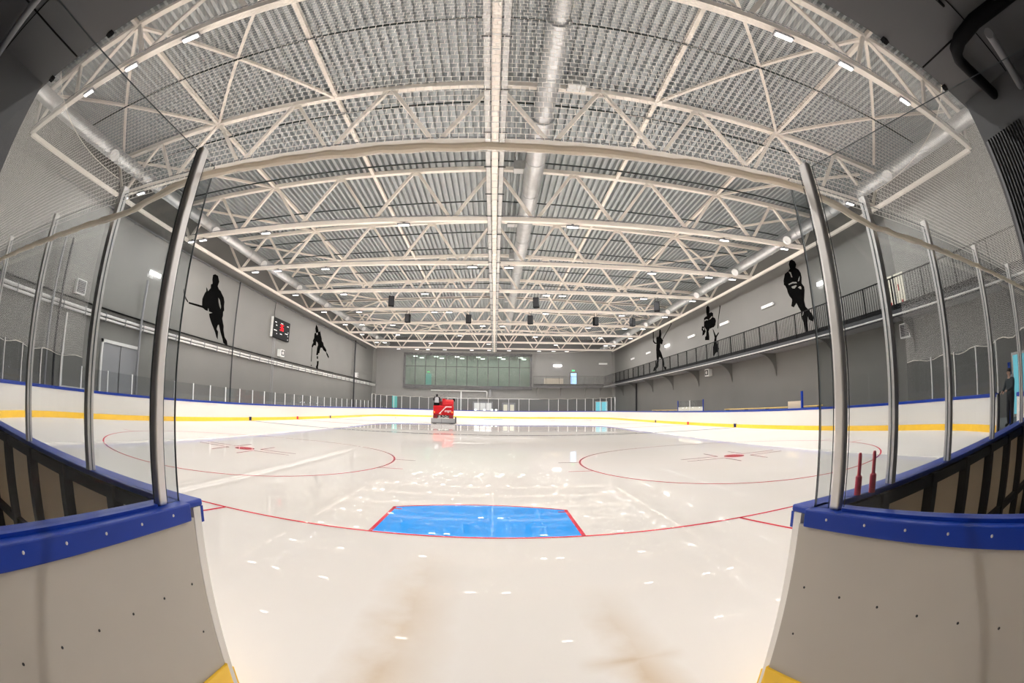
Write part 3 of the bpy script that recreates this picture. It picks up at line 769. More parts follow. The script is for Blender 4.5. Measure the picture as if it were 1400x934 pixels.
# service gate in the left wall
t = struct(MB().box(0,.06,0,2.7,0,3.3).build('door_1', 'greysteel', None, False, (XL+.01,8.6,-.03)), 'dark grey service door in the left wall')
for a in (-.12,2.7): MB().box(0,.1,a,a+.12,0,3.45).build('door_frame', 'pipe', t)
MB().box(0,.1,-.12,2.82,3.3,3.45).build('door_frame', 'pipe', t); MB().box(.06,.08,1.34,1.36,0,3.3).build('door_seam', 'black', t)
t = struct(MB().box(0,.05,0,1.9,0,4.1).build('door_2', 'wall', None, False, (XL+.01,5.9,-.03)), 'tall grey panel door in the near left wall')
for a in (-.08,1.9): MB().box(0,.1,a,a+.08,0,4.15).build('door_frame', 'pipe', t)
MB().box(0,.09,-.08,1.98,.98,1.06).build('door_rail', 'pipe', t)
def vent(x, y, z, sx, lab):
    t = empty('wall_vent', (x,y,z)); tag(t, lab, 'vent')
    a, c = (0,.28) if sx > 0 else (-.28,0)
    bevel(MB().box(a,c,-.33,.33,-.33,.33).build('vent_body', 'white', t), .02)
    fx = c+.005 if sx > 0 else a-.005
    MB().box(fx-.008,fx+.008,-.27,.27,-.27,.27).build('vent_core', 'black', t)
    fx += .01 if sx > 0 else -.01
    for k in range(7): MB().box(fx-.012,fx+.012,-.26,.26,-.25+.075*k,-.21+.075*k).build('vent_slat', 'greysteel', t)
    return t
vent(XL, 6.4, 5.35, 1, 'white louvred vent on the near left wall behind the glass')
vent(XW, 7.1, 4.1, -1, 'white louvred vent under the gallery on the right wall')
def heater(x, y, z, s, lab):
    t = empty('fan_heater', (x,y,z)); tag(t, lab, 'heater')
    bevel(MB().box(min(0,s*.4),max(0,s*.4),-.35,.35,-.3,.3).build('heater_body', 'white', t), .03)
    MB().box(min(s*.41,s*.39),max(s*.41,s*.39),-.28,.28,-.22,.22).build('heater_grille', 'darksteel', t)
    mb = MB(); mb.tube([(s*.40,0,0),(s*.43,0,0)], .15, 16); mb.build('heater_fan', 'pipe', t, True)
heater(XL, 28.6, 5.35, 1, 'white fan heater on the left wall below the scoreboard')
heater(XL, 50.2, 5.2, 1, 'small white fan heater on the left wall near the far corner')
heater(XW, 28.4, 4.2, -1, 'white fan heater under the right gallery')
# scoreboard
t = empty('scoreboard', (XL, 28.3, 7.3)); tag(t, 'black electronic scoreboard with red digits on the left wall', 'scoreboard')
bevel(MB().box(.05,.25,-1.6,1.6,-.83,.83).build('scoreboard_case', 'black', t), .02)
MB().box(.03,.24,-1.66,-1.6,-.83,.83).build('side_trim', 'pipe', t)
SEG = {'3':'abgcd','6':'afgedc'}
def digit(ch, y, z, h, parent):
    w_ = h*.55; th = h*.13
    P = {'a':(0,w_,h-th,h),'g':(0,w_,h/2-th/2,h/2+th/2),'d':(0,w_,0,th),'f':(0,th,h/2,h),'b':(w_-th,w_,h/2,h),'e':(0,th,0,h/2),'c':(w_-th,w_,0,h/2)}
    mb = MB()
    for s in SEG[ch]: a,c,d,e = P[s]; mb.box(.25,.262,y+a,y+c,z+d,z+e)
    mb.build('red_digit', 'digit', parent)
digit('3', -.32, -.10, .52, t); digit('6', .06, -.10, .52, t)
for y, z, wd in ((-1.3,.42,.3),(-1.1,.18,.22),(1.0,.42,.32),(-1.4,-.25,.55),(-.25,-.42,.4),(.7,-.25,.55),(-.2,.48,.4)): MB().box(.25,.258,y,y+wd,z,z+.07).build('caption_stroke', 'white', t)
for y, z in ((1.25,-.1),(1.25,-.42),(1.25,-.72),(-.9,-.5)): MB().box(.25,.26,y,y+.08,z,z+.08).build('indicator_dot', 'white', t)
mb = MB(); mb.tube([(.1,-1.2,.83),(.06,-1.25,1.3),(.06,-1.2,2.1)], .02, 6); mb.build('supply_cable', 'black', t)

def wall_lamp(x, y, z, s, lab, lit=True, L=.6, along='y', mat=None):
    t = empty('wall_lamp', (x,y,z)); tag(t, lab, 'lamp')
    if along == 'y':
        bevel(MB().box(min(0,s*.05),max(0,s*.05),-L,L,-.06,.06).build('lamp_body', 'white', t), .01)
        MB().box(min(s*.05,s*.12),max(s*.05,s*.12),-L+.03,L-.03,-.10,.10).build('lamp_diffuser', mat or ('walllamp' if lit else 'unlit'), t)
    else:
        bevel(MB().box(-L,L,-.05,0,-.06,.06).build('lamp_body', 'white', t), .01)
        MB().box(-L+.03,L-.03,-.12,-.05,-.13,.13).build('lamp_diffuser', mat or ('walllamp' if lit else 'unlit'), t)
wall_lamp(XL, 11.9, 7.42, 1, 'lit tube lamp on the near left wall beside the gate post', True, .5)
wall_lamp(XW, 13.3, 7.86, -1, 'lit floodlight on the right wall behind the gate post glass', True, .28)
wall_lamp(XW, 37.9, 7.86, -1, 'lit floodlight on the right wall beside the farthest mural')
for y, wd in ((19.1,'beside the nearest right mural'),(25.4,'next to the middle right mural'),(31.8,'between the two farther right murals'),(43.9,'beyond the farthest right mural'),(50.0,'nearest the far right corner')):
    wall_lamp(XW, y, 7.86, -1, 'unlit white tube lamp on the right wall '+wd, False, .75)

# ------------------------------------------------------------------ player murals painted on the walls
def mural(side, org, sc, polys, lab):
    x = side*(XW-.006)
    mb = MB()
    for outer, holes in polys:
        loops = []
        for lp in [outer]+holes:
            loops.append([Vector(un(org[0]+a/sc, org[1]+c/sc, x=x)) for a, c in lp])
        flat = [p for lp in loops for p in lp]
        tris = tessellate_polygon([[Vector((p.y, p.z, 0)) for p in lp] for lp in loops])
        mb.add(flat, [tuple(t_) for t_ in tris])
    o = mb.build('player_mural', 'mural'); s = o.modifiers.new('paint', 'SOLIDIFY'); s.thickness = .004; s.offset = 0
    tag(o, lab, 'mural')
mural(-1, (245,365), 8.125, [
 ([(375,90),(400,80),(432,100),(440,140),(445,165),(435,195),(428,215),(440,245),(462,270),(475,300),(495,340),(503,390),(498,440),(500,485),(488,500),(487,545),(478,570),(485,610),(495,660),(492,700),(505,780),(530,820),(538,870),(510,862),(490,845),(480,800),(462,740),(450,690),(440,640),(428,650),(415,690),(432,720),(428,805),(412,780),(400,730),(385,690),(368,650),(350,600),(335,550),(332,520),(370,510),(330,495),(325,455),(315,490),(290,480),(255,450),(255,390),(258,350),(285,290),(300,270),(302,225),(312,240),(320,270),(350,235),(352,195),(372,185),(368,140)],
  [[(435,340),(452,370),(464,440),(460,470),(446,430),(438,390)]]),
 ([(258,430),(105,388),(105,408),(258,455)], []), ([(100,380),(80,350),(60,290),(54,245),(46,245),(48,290),(70,360),(97,398)], [])],
 'black painted hockey player with stick on the left wall, nearer and larger')
mural(-1, (415,435), 12.444, [
 ([(215,110),(240,150),(250,190),(260,240),(280,215),(290,260),(300,310),(310,345),(312,390),(335,420),(345,470),(375,515),(390,545),(385,570),(410,610),(432,660),(428,685),(410,660),(390,620),(384,582),(340,550),(315,505),(290,505),(275,560),(270,595),(250,600),(245,630),(215,630),(225,560),(232,500),(248,460),(240,420),(215,395),(215,440),(208,470),(180,460),(160,490),(148,510),(138,480),(150,440),(165,425),(160,380),(180,340),(188,260),(210,250),(200,180)],
  [[(215,255),(240,245),(245,275),(225,290)]]),
 ([(225,650),(248,650),(246,695),(225,690)], []), ([(228,730),(258,730),(255,780),(245,840),(248,870),(215,855),(210,830),(225,790)], []),
 ([(140,505),(147,505),(136,740),(126,740)], []), ([(124,795),(140,795),(138,815),(124,812)], [])],
 'black painted skating hockey player on the left wall beyond the scoreboard')
mural(1, (885,420), 10.375, [
 ([(175,315),(190,320),(200,380),(195,430),(225,470),(210,530),(185,520),(185,560),(175,600),(200,650),(215,700),(235,750),(240,800),(240,840),(270,850),(265,910),(245,900),(240,870),(215,810),(210,745),(175,705),(165,720),(160,800),(155,850),(125,880),(100,910),(85,905),(90,870),(125,820),(135,760),(130,700),(125,600),(130,520),(105,520),(80,490),(78,340),(90,335),(92,470),(110,500),(130,505),(125,440),(140,410),(150,430),(165,400),(168,340)], []),
 ([(215,450),(330,250),(335,150),(343,150),(342,245),(222,455)], [])],
 'black painted hockey player with raised arms, farthest on the right wall')
mural(1, (950,405), 10.378, [
 ([(185,130),(207,160),(208,240),(230,225),(258,240),(260,300),(285,310),(300,350),(290,410),(270,440),(250,445),(210,465),(195,500),(205,570),(205,625),(145,625),(145,580),(160,560),(165,480),(130,430),(130,310),(155,290),(170,285),(160,220),(160,160)],
  [[(135,345),(160,325),(188,330),(186,342),(160,342),(140,358)], [(198,335),(225,300),(245,280),(250,295),(225,322)]]),
 ([(100,430),(130,430),(155,500),(130,550),(105,560),(110,500),(95,480)], [[(115,450),(128,450),(135,480),(118,480)]]),
 ([(250,460),(265,480),(300,560),(335,510),(342,525),(310,580),(305,650),(340,740),(335,790),(300,800),(270,850),(258,840),(255,750),(270,660),(280,590),(265,520)], []),
 ([(352,130),(365,135),(350,240),(335,340),(328,460),(320,455),(330,320),(345,200)], [])],
 'black painted padded goalkeeper with stick, middle of the right wall')
mural(1, (1060,345), 8.49, [
 ([(190,85),(225,105),(243,140),(235,180),(270,200),(295,240),(305,290),(305,360),(335,400),(340,440),(335,560),(350,630),(390,670),(430,720),(447,760),(440,805),(395,785),(375,745),(375,800),(370,850),(380,930),(350,930),(335,840),(310,770),(295,680),(270,640),(245,590),(215,640),(185,625),(195,560),(190,540),(165,510),(145,470),(135,430),(115,390),(100,380),(95,330),(110,250),(150,220),(170,190),(155,140),(165,100)],
  [[(150,370),(200,345),(245,345),(250,360),(200,362),(160,380)], [(185,400),(240,380),(248,390),(225,420),(200,420)], [(262,410),(285,392),(300,400),(303,430),(285,425),(275,415)], [(152,222),(180,232),(198,290),(185,290),(175,260)], [(270,300),(285,275),(278,330),(262,340)], [(312,700),(330,690),(325,730),(310,740)]])],
 'black painted hockey player in full kit, nearest on the right wall')

# ------------------------------------------------------------------ right gallery with railing
XG = 16.6
t = empty('side_gallery', (XG, 0, 4.55)); tag(t, 'grey gallery walkway along the right wall', 'gallery')
MB().box(0, XW-XG-.01, -3.5, YF-.01, .05, .22).build('gallery_floor', 'greysteel', t)
MB().box(-.06, 0, -3.5, YF-1.7, -.02, .28).build('edge_channel', 'darksteel', t)
mb = MB(); mb.tube([(-.12,-3.5,.06),(-.12,YF-1.7,.06)], .04, 8); mb.build('edge_pipe', 'zinc', t, True)
for k in range(11):
    y = .7+6*k
    poly = [(.15,.05),(XW-XG-.01,.05),(XW-XG-.01,-1.45)]+[(XW-XG-.09-1.46*(1-math.cos(a)) , -1.45+1.5*math.sin(a)) for a in np.linspace(.12, PI/2, 9)]
    mb = MB(); mb.prism(poly, lambda u,v,q: (u,q,v), y-.05, y+.05); mb.build('gallery_bracket', 'wall', t)
def railing(name, p, q, lab, step, maxn):
    L = math.hypot(q[0]-p[0], q[1]-p[1]); a = math.atan2(q[1]-p[1], q[0]-p[0])
    t = empty('gallery_railing', (p[0],p[1],4.77)); t.rotation_euler = (0,0,a); tag(t, lab, 'railing')
    MB().box(0,L,-.025,.025,1.40,1.45).build('top_rail', 'black', t); MB().box(0,L,-.02,.02,.26,.29).build('bottom_rail', 'black', t)
    MB().box(0,L,-.012,.012,.0,.26).build('kick_band', 'black', t)
    me = MB().box(-.011,.011,-.011,.011,.0,1.40).mesh('railing_bar', 'black'); mp = MB().box(-.03,.03,-.03,.03,.0,1.40).mesh('railing_post', 'black')
    n = int(L/step); rest = MB()
    for k in range(n+1):
        if k % 12 == 0: link('railing_post', mp, t, (k*step,0,0))
        elif k < maxn: link('railing_bar', me, t, (k*step,0,0))
        else: rest.box(k*step-.008,k*step+.008,-.008,.008,0,1.40)
    if rest.v: rest.build('railing_bars', 'black', t)['kind'] = 'stuff'
railing('r', (XG,-3.0), (XG,YF-1.7), 'black barred railing along the right gallery', .16, 300)
t = empty('end_gallery', (WX1, YF-1.7, 4.55)); tag(t, 'grey gallery walkway on the far wall right of the windows', 'gallery')
MB().box(0, XG-WX1-.08, 0, 1.69, .0, .2).build('gallery_floor', 'greysteel', t); MB().box(0,XG-WX1-.08,-.05,0,-.03,.26).build('edge_channel', 'darksteel', t)
for x in (.8,4.4,8.2,10.6):
    poly = [(.1,0),(1.69,0),(1.69,-1.2),(1.3,-.5),(.8,-.15)]
    mb = MB(); mb.prism(poly, lambda u,v,q: (q,u,v), x-.05, x+.05); mb.build('gallery_bracket', 'wall', t)
railing('e', (WX1+.1,YF-1.7), (XG,YF-1.7), 'black barred railing on the far gallery', .16, 300)
# cream doors on the gallery level of the right wall
for k, (y, n) in enumerate(((7.95,'left'),(7.15,'right'))):
    t = struct(MB().box(-.05,0,-.33,.33,0,2.0).build('door_%d' % (k+3), 'cream', None, False, (XW-.005,y,4.78)), 'cream gallery door behind the railing, %s leaf' % n)
    MB().box(-.07,-.05,-.36,-.33,0,2.0).build('door_frame', 'greysteel', t); MB().box(-.06,-.05,.05,.14,1.2,1.5).build('red_mark', 'red', t); MB().box(-.06,-.05,-.1,.02,.6,.75).build('red_mark', 'red', t)
for y, wd in ((8.4,'left one'),(8.05,'right one')): vpipe(XW-.08, y, .6, 9.5, .05, 'dark vertical pipe below the cream gallery doors, '+wd)
vpipe(XW-.125, 48.6, -.03, 4.5, .12, 'thick dark downpipe on the right wall near the far corner')

# ------------------------------------------------------------------ far wall: glazed room, doors
t = struct(MB().box(WX0, WX1, YF-.55, YF+.0, WZ0-.55, WZ0-.02).build('window_1', 'darksteel'), 'long glazed room window high in the far wall')
for a, c in ((WX0,WX0+.28),(WX1-.28,WX1)): MB().box(a,c,YF-.55,YF,WZ0-.02,WZ1+.1).build('window_jamb', 'darksteel', t)
MB().box(WX0,WX1,YF-.55,YF,WZ1-.1,WZ1+.25).build('window_head', 'darksteel', t)
nc = 12; x_a, x_b = WX0+.28, WX1-.28; zm = 7.55
for i in range(nc+1):
    x = x_a+(x_b-x_a)*i/nc; MB().box(x-.06,x+.06,YF-.50,YF-.40,WZ0-.02,WZ1-.1).build('mullion', 'darksteel', t)
MB().box(x_a,x_b,YF-.50,YF-.40,zm-.05,zm+.05).build('transom', 'darksteel', t)
for i in range(nc):
    for z0, z1 in ((WZ0-.02,zm-.04),(zm+.04,WZ1-.1)):
        MB().box(x_a+(x_b-x_a)*i/nc+.035, x_a+(x_b-x_a)*(i+1)/nc-.035, YF-.46, YF-.44, z0, z1).build('window_pane', 'winglass', t)
b = MB(); b.box(WX0,WX1,YF+5.0,YF+5.1,WZ0-.2,WZ1+.2); b.box(WX0-.1,WX0,YF+.3,YF+5,WZ0-.2,WZ1+.2); b.box(WX1,WX1+.1,YF+.3,YF+5,WZ0-.2,WZ1+.2); b.box(WX0,WX1,YF+.3,YF+5,WZ0-.3,WZ0-.05); b.box(WX0,WX1,YF+.3,YF+5,WZ1-.05,WZ1+.1)
struct(b.build('wall_office', 'officewall'), 'grey-green room seen behind the far windows')
tag(MB().box(WX0+2.6,WX0+3.6,YF+4.93,YF+4.99,WZ0,WZ0+2.1).build('office_door', 'tealcloth'), 'pale teal door inside the glazed far room', 'door')
tag(MB().box(WX0+2.9,WX0+3.3,YF+4.9,YF+4.98,WZ0+2.3,WZ0+2.45).build('exit_sign', 'exitsign'), 'small green exit sign inside the glazed far room', 'sign')
k = 0
for i in range(6):
    for yy in (1.3, 3.4):
        tag(MB().box(WX0+1.2+3.3*i+(yy-1.3)*.3, WX0+1.8+3.3*i+(yy-1.3)*.3, YF+yy, YF+yy+.25, WZ1-.12, WZ1-.06).build('office_lamp', 'officelamp'), 'lit ceiling lamp in the glazed far room, %s %s from the left' % ('front row' if yy < 2 else 'back row', ORD[i]), 'lamp', 'lamps in the glazed room'); k += 1
wall_lamp(9.7, YF, 7.95, -1, 'bright floodlight on the far wall right of the windows', True, .65, 'x')
t = struct(MB().box(-.62,.62,-.06,0,0,2.15).build('door_5', 'darksteel', None, False, (12.2,YF,4.78)), 'half open far gallery door with bluish daylight')
MB().box(-.45,.45,-.08,-.06,.05,2.05).build('door_pane', 'daylight', t)
tag(MB().box(11.95,12.35,YF-.08,YF,7.15,7.32).build('exit_sign', 'exitsign'), 'green exit sign above the far gallery door', 'sign')
tag(MB().box(7.6,10.6,YF-.12,YF,4.78,6.0).build('wall_board', 'tan'), 'tan board leaning on the far gallery wall', 'board')
wall_lamp(16.9, YF, 8.3, -1, 'unlit tube lamp on the far wall in the right corner', False, .7, 'x')
# openings seen through the far glass
t = struct(MB().box(-1.0,1.0,-.08,0,0,2.3).build('door_6', 'greysteel', None, False, (2.3,YF,-.03)), 'grey double door under the far windows')
MB().box(-.02,.02,-.1,-.08,0,2.3).build('door_seam', 'black', t)
for s in (-1,1): MB().box(s*.5-.3,s*.5+.3,-.1,-.08,.9,2.0).build('door_pane', 'cream', t)
t = struct(MB().box(-1.0,1.0,-.08,0,0,2.5).build('door_7', 'alu', None, False, (16.6,YF,-.03)), 'bright cyan glazed door at the far right')
for s in (-1,1): MB().box(s*.48-.42,s*.48+.42,-.1,-.08,.1,2.4).build('door_pane', 'cyan', t)
t = struct(MB().box(-1.5,1.5,-.08,0,0,2.4).build('door_8', 'greysteel', None, False, (-1.6,YF,-.03)), 'dark far doorway behind the resurfacer')
for s in (-1,0,1): MB().box(s*.9-.4,s*.9+.4,-.1,-.08,.9,2.2).build('door_pane', 'white', t)
for k, x in enumerate((-2.6,-1.3,-.2,.4)):  # added glowing boxes stand in for glare of light through the far door
    o = empty('door_glare_box', (x, YF-2.2, 1.15)); tag(o, 'added glow box for light through the far door, %s from the left' % ORD[k], 'lamp', 'added door glare boxes behind the far glass')
    MB().box(-.16,.16,-.05,.05,-.12,.12).build('lamp_body', 'greysteel', o); MB().box(-.13,.13,-.07,-.05,-.09,.09).build('lamp_lens', 'glare', o); MB().box(-.03,.03,-.03,.03,-1.18,-.12).build('glare_stand', 'greysteel', o)
tag(MB().box(-15.6,-14.8,YF-.06,YF,1.1,2.9).build('wall_banner', 'tealcloth'), 'pale teal banner low on the far wall, left', 'banner')
# pipes below the far windows
mb = MB(); mb.tube([(-9.5,YF-.25,3.95),(-1.2,YF-.25,3.95),(-1.0,YF-.25,3.85),(-1.0,YF-.25,2.9)], .09, 8); tag(mb.build('wall_pipe', 'pipe', None, True), 'white pipe bending down below the far windows', 'pipe')
vpipe(-4.9, YF-.1, -.03, 3.9, .09, 'white vertical pipe on the far wall behind the resurfacer', 'alu_white')
vpipe(-.5, YF-.3, 3.1, 4.2, .18, 'short dark pipe under the far windows', 'greysteel')

# ------------------------------------------------------------------ people
def person(name, joints, edges, segmat, mats, lab, loc, rz, extra=None, root='pelvis'):
    """body grown with a Skin modifier over a posed skeleton; faces take the cloth of the nearest bone"""
    names = list(joints); me = bpy.data.meshes.new('skel')
    me.from_pydata([joints[n][:3] for n in names], [(names.index(a), names.index(c)) for a, c in edges], [])
    o = bpy.data.objects.new('skel', me); COL.objects.link(o)
    md = o.modifiers.new('skin', 'SKIN'); md.use_smooth_shade = True
    for i, n in enumerate(names):
        v = me.skin_vertices[0].data[i]; r = joints[n][3]; r = r if isinstance(r, tuple) else (r, r); v.radius = (r[0]*1.12, r[1]*1.12) if n not in ('head', 'crown', 'neck', 'haL', 'haR', 'wrL', 'wrR') else r; v.use_root = n == root
    o.modifiers.new('sub', 'SUBSURF').levels = 2
    dg = bpy.context.evaluated_depsgraph_get(); dg.update()
    body = bpy.data.meshes.new_from_object(o.evaluated_get(dg))
    bpy.data.objects.remove(o)
    body.materials.clear()
    for m in mats: body.materials.append(M[m])
    segs = [(np.array(joints[a][:3]), np.array(joints[c][:3]), segmat.get((a, c), 0)) for a, c in edges]
    for f in body.polygons:
        p = np.array(f.center); best = (9, 0)
        for a, c, m in segs:
            d = c-a; tt = np.clip(np.dot(p-a, d)/np.dot(d, d), 0, 1); q = np.linalg.norm(p-(a+d*tt))
            if q < best[0]: best = (q, m)
        f.material_index = best[1]; f.use_smooth = True
    # fingers, nose and ears join the same mesh
    if extra:
        bm = bmesh.new(); bm.from_mesh(body)
        em = MB(); extra(em); m2 = em.mesh('tmp', list(mats)); bm.from_mesh(m2); bm.to_mesh(body); bm.free(); bpy.data.meshes.remove(m2)
    t = empty('person', loc, rz); tag(t, lab, 'person')
    bo = link('body', body, t)
    return t
def finger_set(em, wrist, d, up, mi, side):
    d, up = Vector(d).normalized(), Vector(up).normalized(); lat = d.cross(up).normalized(); wv = Vector(wrist)
    for k, (off, L) in enumerate(((-.03,.060),(-.010,.070),(.010,.066),(.03,.052))):
        p0 = wv+d*.075+lat*off; em.tube([p0, p0+d*L*.5-up*.006, p0+d*L*.8-up*.025, p0+d*L*.9-up*.045], [.0095,.009,.008,.006], 6, mi)
    p0 = wv+d*.02+lat*(side*.035); em.tube([p0, p0+lat*side*.025+d*.03, p0+lat*side*.02+d*.055-up*.015], [.011,.010,.007], 6, mi)
# man standing outside the corner doorway, turned to the left, hands on the gate (local +y is where he faces)
J = dict(pelvis=(0,0,.93,(.155,.12)), waist=(0,.01,1.06,(.15,.12)), chest=(0,.02,1.28,(.185,.13)), neckb=(0,.03,1.45,(.09,.08)), neck=(0,.055,1.51,.058),
  head=(0,.085,1.60,(.075,.092)), crown=(0,.085,1.69,(.062,.075)),
  shL=(-.19,.02,1.40,.068), elL=(-.24,.14,1.16,.052), wrL=(-.14,.36,1.08,.036), haL=(-.12,.43,1.075,(.040,.020)),
  shR=(.19,.02,1.40,.068), elR=(.25,.13,1.16,.052), wrR=(.14,.35,1.06,.036), haR=(.12,.42,1.055,(.040,.020)),
  hipL=(-.095,0,.86,.105), knL=(-.10,.03,.49,.072), anL=(-.10,-.02,.09,.048), toL=(-.11,.15,.045,(.045,.035)),
  hipR=(.095,0,.86,.105), knR=(.105,.06,.49,.072), anR=(.11,.02,.09,.048), toR=(.12,.19,.045,(.045,.035)))
E_ = [('pelvis','waist'),('waist','chest'),('chest','neckb'),('neckb','neck'),('neck','head'),('head','crown'),('chest','shL'),('shL','elL'),('elL','wrL'),('wrL','haL'),
  ('chest','shR'),('shR','elR'),('elR','wrR'),('wrR','haR'),('pelvis','hipL'),('hipL','knL'),('knL','anL'),('anL','toL'),('pelvis','hipR'),('hipR','knR'),('knR','anR'),('anR','toR')]
SM = {('neckb','neck'):1,('neck','head'):1,('head','crown'):1,('wrL','haL'):1,('wrR','haR'):1,('pelvis','hipL'):2,('hipL','knL'):2,('knL','anL'):2,('pelvis','hipR'):2,('hipR','knR'):2,('knR','anR'):2,('anL','toL'):3,('anR','toR'):3}
def ex1(em):
    finger_set(em, J['haL'][:3], (.1,1,-.25), (0,0,1), 1, 1); finger_set(em, J['haR'][:3], (-.1,1,-.25), (0,0,1), 1, -1)
    em.tube([(0,.165,1.615),(0,.195,1.585),(0,.17,1.575)], [.010,.014,.010], 6, 1)
    for s in (-1,1): em.sphere((s*.078,.08,1.60), .026, 8, 6, 1, (.4,.7,1.2)); em.sphere((s*.03,.166,1.615), .010, 6, 4, 4)
    em.box(-.022,.022,.160,.168,1.543,1.550, 5)
man = person('man', J, E_, SM, ['jacket','skin','trousers','shoe','hair','darkred'], 'man in charcoal jacket and dark trousers standing at the right corner doorway', (15.0,.05,-.03), math.radians(62), ex1)
mb = MB(); mb.sphere((0,.062,1.665), .098, 14, 9, 0, (.86,1.02,.80)); hr = mb.build('hair', 'hair', man, True)
mb = MB(); mb.tube([(-.11,.02,1.44),(-.08,-.07,1.47),(0,-.105,1.49),(.08,-.07,1.47),(.11,.02,1.44)], [.035,.05,.055,.05,.035], 8); mb.build('hood', 'hood', man, True)
# blue pole behind him and the white gate leaf he holds
tag(MB().box(-.06,.06,-.06,.06,0,1.92).build('blue_post', 'blue', None, False, (15.85,.35,-.03)), 'blue post standing behind the man at the right', 'post')
t = empty('rink_gate', (14.35,.32,0)); t.rotation_euler = (0,0,math.radians(38)); tag(t, 'white open rink gate leaf the man is holding', 'gate')
bevel(MB().box(0,.06,-.02,.75,.03,1.03).build('gate_panel', 'board', t), .006); MB().box(-.06,0,0,.05,.03,1.03).build('gate_frame', 'darksteel', t); MB().box(-.06,0,.3,.35,.03,1.03).build('gate_frame', 'darksteel', t)
MB().box(-.03,.09,-.03,.76,1.03,1.07).build('gate_cap', 'darksteel', t)
for z in (.15,.5,.85): MB().box(-.08,0,.04,.32,z,z+.05).build('gate_rail', 'darksteel', t)
t = struct(MB().box(-.05,0,-.7,.7,0,2.3).build('door_9', 'alu', None, False, (XW,.30,-.03)), 'cyan glazed door in the right wall behind the man')
MB().box(-.06,-.05,-.62,.62,.1,2.2).build('door_pane', 'cyan', t)

# ------------------------------------------------------------------ ice resurfacer, seen from behind, and its driver
rv = empty('ice_resurfacer', (-4.33, 33.6, 0)); rv.rotation_euler = (0,0,math.radians(7.5)); tag(rv, 'red ice resurfacing machine with a grey conditioner behind', 'vehicle')
cond = bevel(MB().box(-1.08,1.02,-.55,.25,.05,.46).build('conditioner', 'greysteel', rv), .02)
MB().box(-1.0,1.0,-.57,-.55,.09,.10).build('conditioner_edge', 'darksteel', cond); MB().box(-.17,-.15,-.56,-.55,.06,.45).build('conditioner_seam', 'darksteel', cond)
MB().box(1.02,1.14,-.45,.15,.06,.62).build('conditioner_end', 'darksteel', cond)
MB().box(-1.05,1.0,-.6,-.55,.02,.06).build('squeegee', 'darksteel', cond)
prof = [(.1,.74),(3.3,.74),(3.5,1.2),(3.3,1.62),(.25,1.62),(.1,1.5)]
mb = MB(); mb.prism(prof, lambda u,v,q: (q,u,v), -.90, .92); bd = bevel(mb.build('lower_body', 'red', rv), .05, 3)
prof = [(.25,1.62),(3.3,1.62),(3.4,1.9),(3.1,2.12),(.75,2.15),(.45,2.0)]
mb = MB(); mb.prism(prof, lambda u,v,q: (q,u,v), -.10, .92); bevel(mb.build('snow_tank', 'red', rv), .09, 3)
mb = MB(); mb.prism([(.42,1.70),(.50,1.70),(.72,2.05),(.64,2.05)], lambda u,v,q: (q,u-.12,v), .25, .88); bevel(mb.build('tank_lid', 'paleorange', rv), .02)
mb = MB(); mb.box(-.10,.2,.6,3.2,1.62,2.22); bevel(mb.build('hopper_side', 'red', rv), .05)
MB().box(-.85,.88,.15,3.2,.5,.76).build('chassis', 'darksteel', rv)
for s in (-1,1):
    for y in (.62,2.75):
        mb = MB(); mb.tube([(s*.62,y,.40),(s*.90,y,.40)], .40, 20); wh = mb.build('wheel', 'black', rv, True)
        mb = MB(); mb.tube([(s*.90,y,.40),(s*.92,y,.40)], .22, 14); mb.build('wheel_hub', 'alu', wh, True)
    bevel(MB().box(min(s*.52,s*.86),max(s*.52,s*.86),.12,.28,.42,.78).build('rear_fender', 'darkred', rv), .02)
for x, z0, z1 in ((-.35,.46,.74),(-.05,.46,.74),(.22,.46,.74)): MB().box(x-.03,x+.03,.02,.1,z0,z1).build('lift_strut', 'alu', rv)
for z in (.52,.63): MB().box(-.45,.45,.04,.09,z,z+.04).build('lift_bar', 'alu', rv)
mb = MB(); mb.tube([(-.2,.0,.68),(0,-.02,.56),(.25,0,.66)], .03, 8); mb.build('hydraulic_hose', 'black', rv)
# diagonal white stripe, small badge and maker's lettering on the back
yb_ = .045
mb = MB(); mb.prism([(-.42,.86),(-.30,.86),(.27,1.46),(.72,1.46),(.72,1.52),(.20,1.52)], lambda u,v,q: (u,q,v), yb_, yb_+.08); st = mb.build('white_stripe', 'white', rv)
for k in range(5): MB().box(-.02,.02,yb_-.008,yb_,-.06,.06).build('stripe_gap', 'red', st, loc=(-.20+.09*k,0,1.0+.095*k))
mb = MB(); mb.prism([(-.88,.80),(-.45,.80),(-.30,.86),(-.42,.88)], lambda u,v,q: (u,q,v), yb_, yb_+.08); mb.build('dark_swoosh', 'darkred', rv)
MB().box(-.29,-.17,yb_,yb_+.08,.76,.90).build('badge', 'paleorange', rv)
fc = bpy.data.curves.new('maker_lettering', 'FONT'); fc.body = 'engo'; fc.size = .30; fc.extrude = .01; fc.shear = .25; fc.align_x = 'CENTER'
fo = bpy.data.objects.new('tmp_text', fc); COL.objects.link(fo)
dg = bpy.context.evaluated_depsgraph_get(); dg.update(); tm = bpy.data.meshes.new_from_object(fo.evaluated_get(dg)); bpy.data.objects.remove(fo)
tm.materials.clear(); tm.materials.append(M['white'])
link('maker_lettering', tm, rv, (.38,yb_+.01,1.04), (PI/2,0,0))
for x in (-.80,.78): MB().box(x-.04,x+.04,yb_,yb_+.08,.94,1.08).build('marker_lamp', 'orange', rv)
mb = MB(); mb.tube([(.92,2.6,1.9),(1.02,2.5,2.1)], .02, 6); mr_ = mb.build('mirror_arm', 'black', rv); bevel(MB().box(.90,1.10,2.42,2.47,2.0,2.3).build('mirror', 'black', mr_), .02)
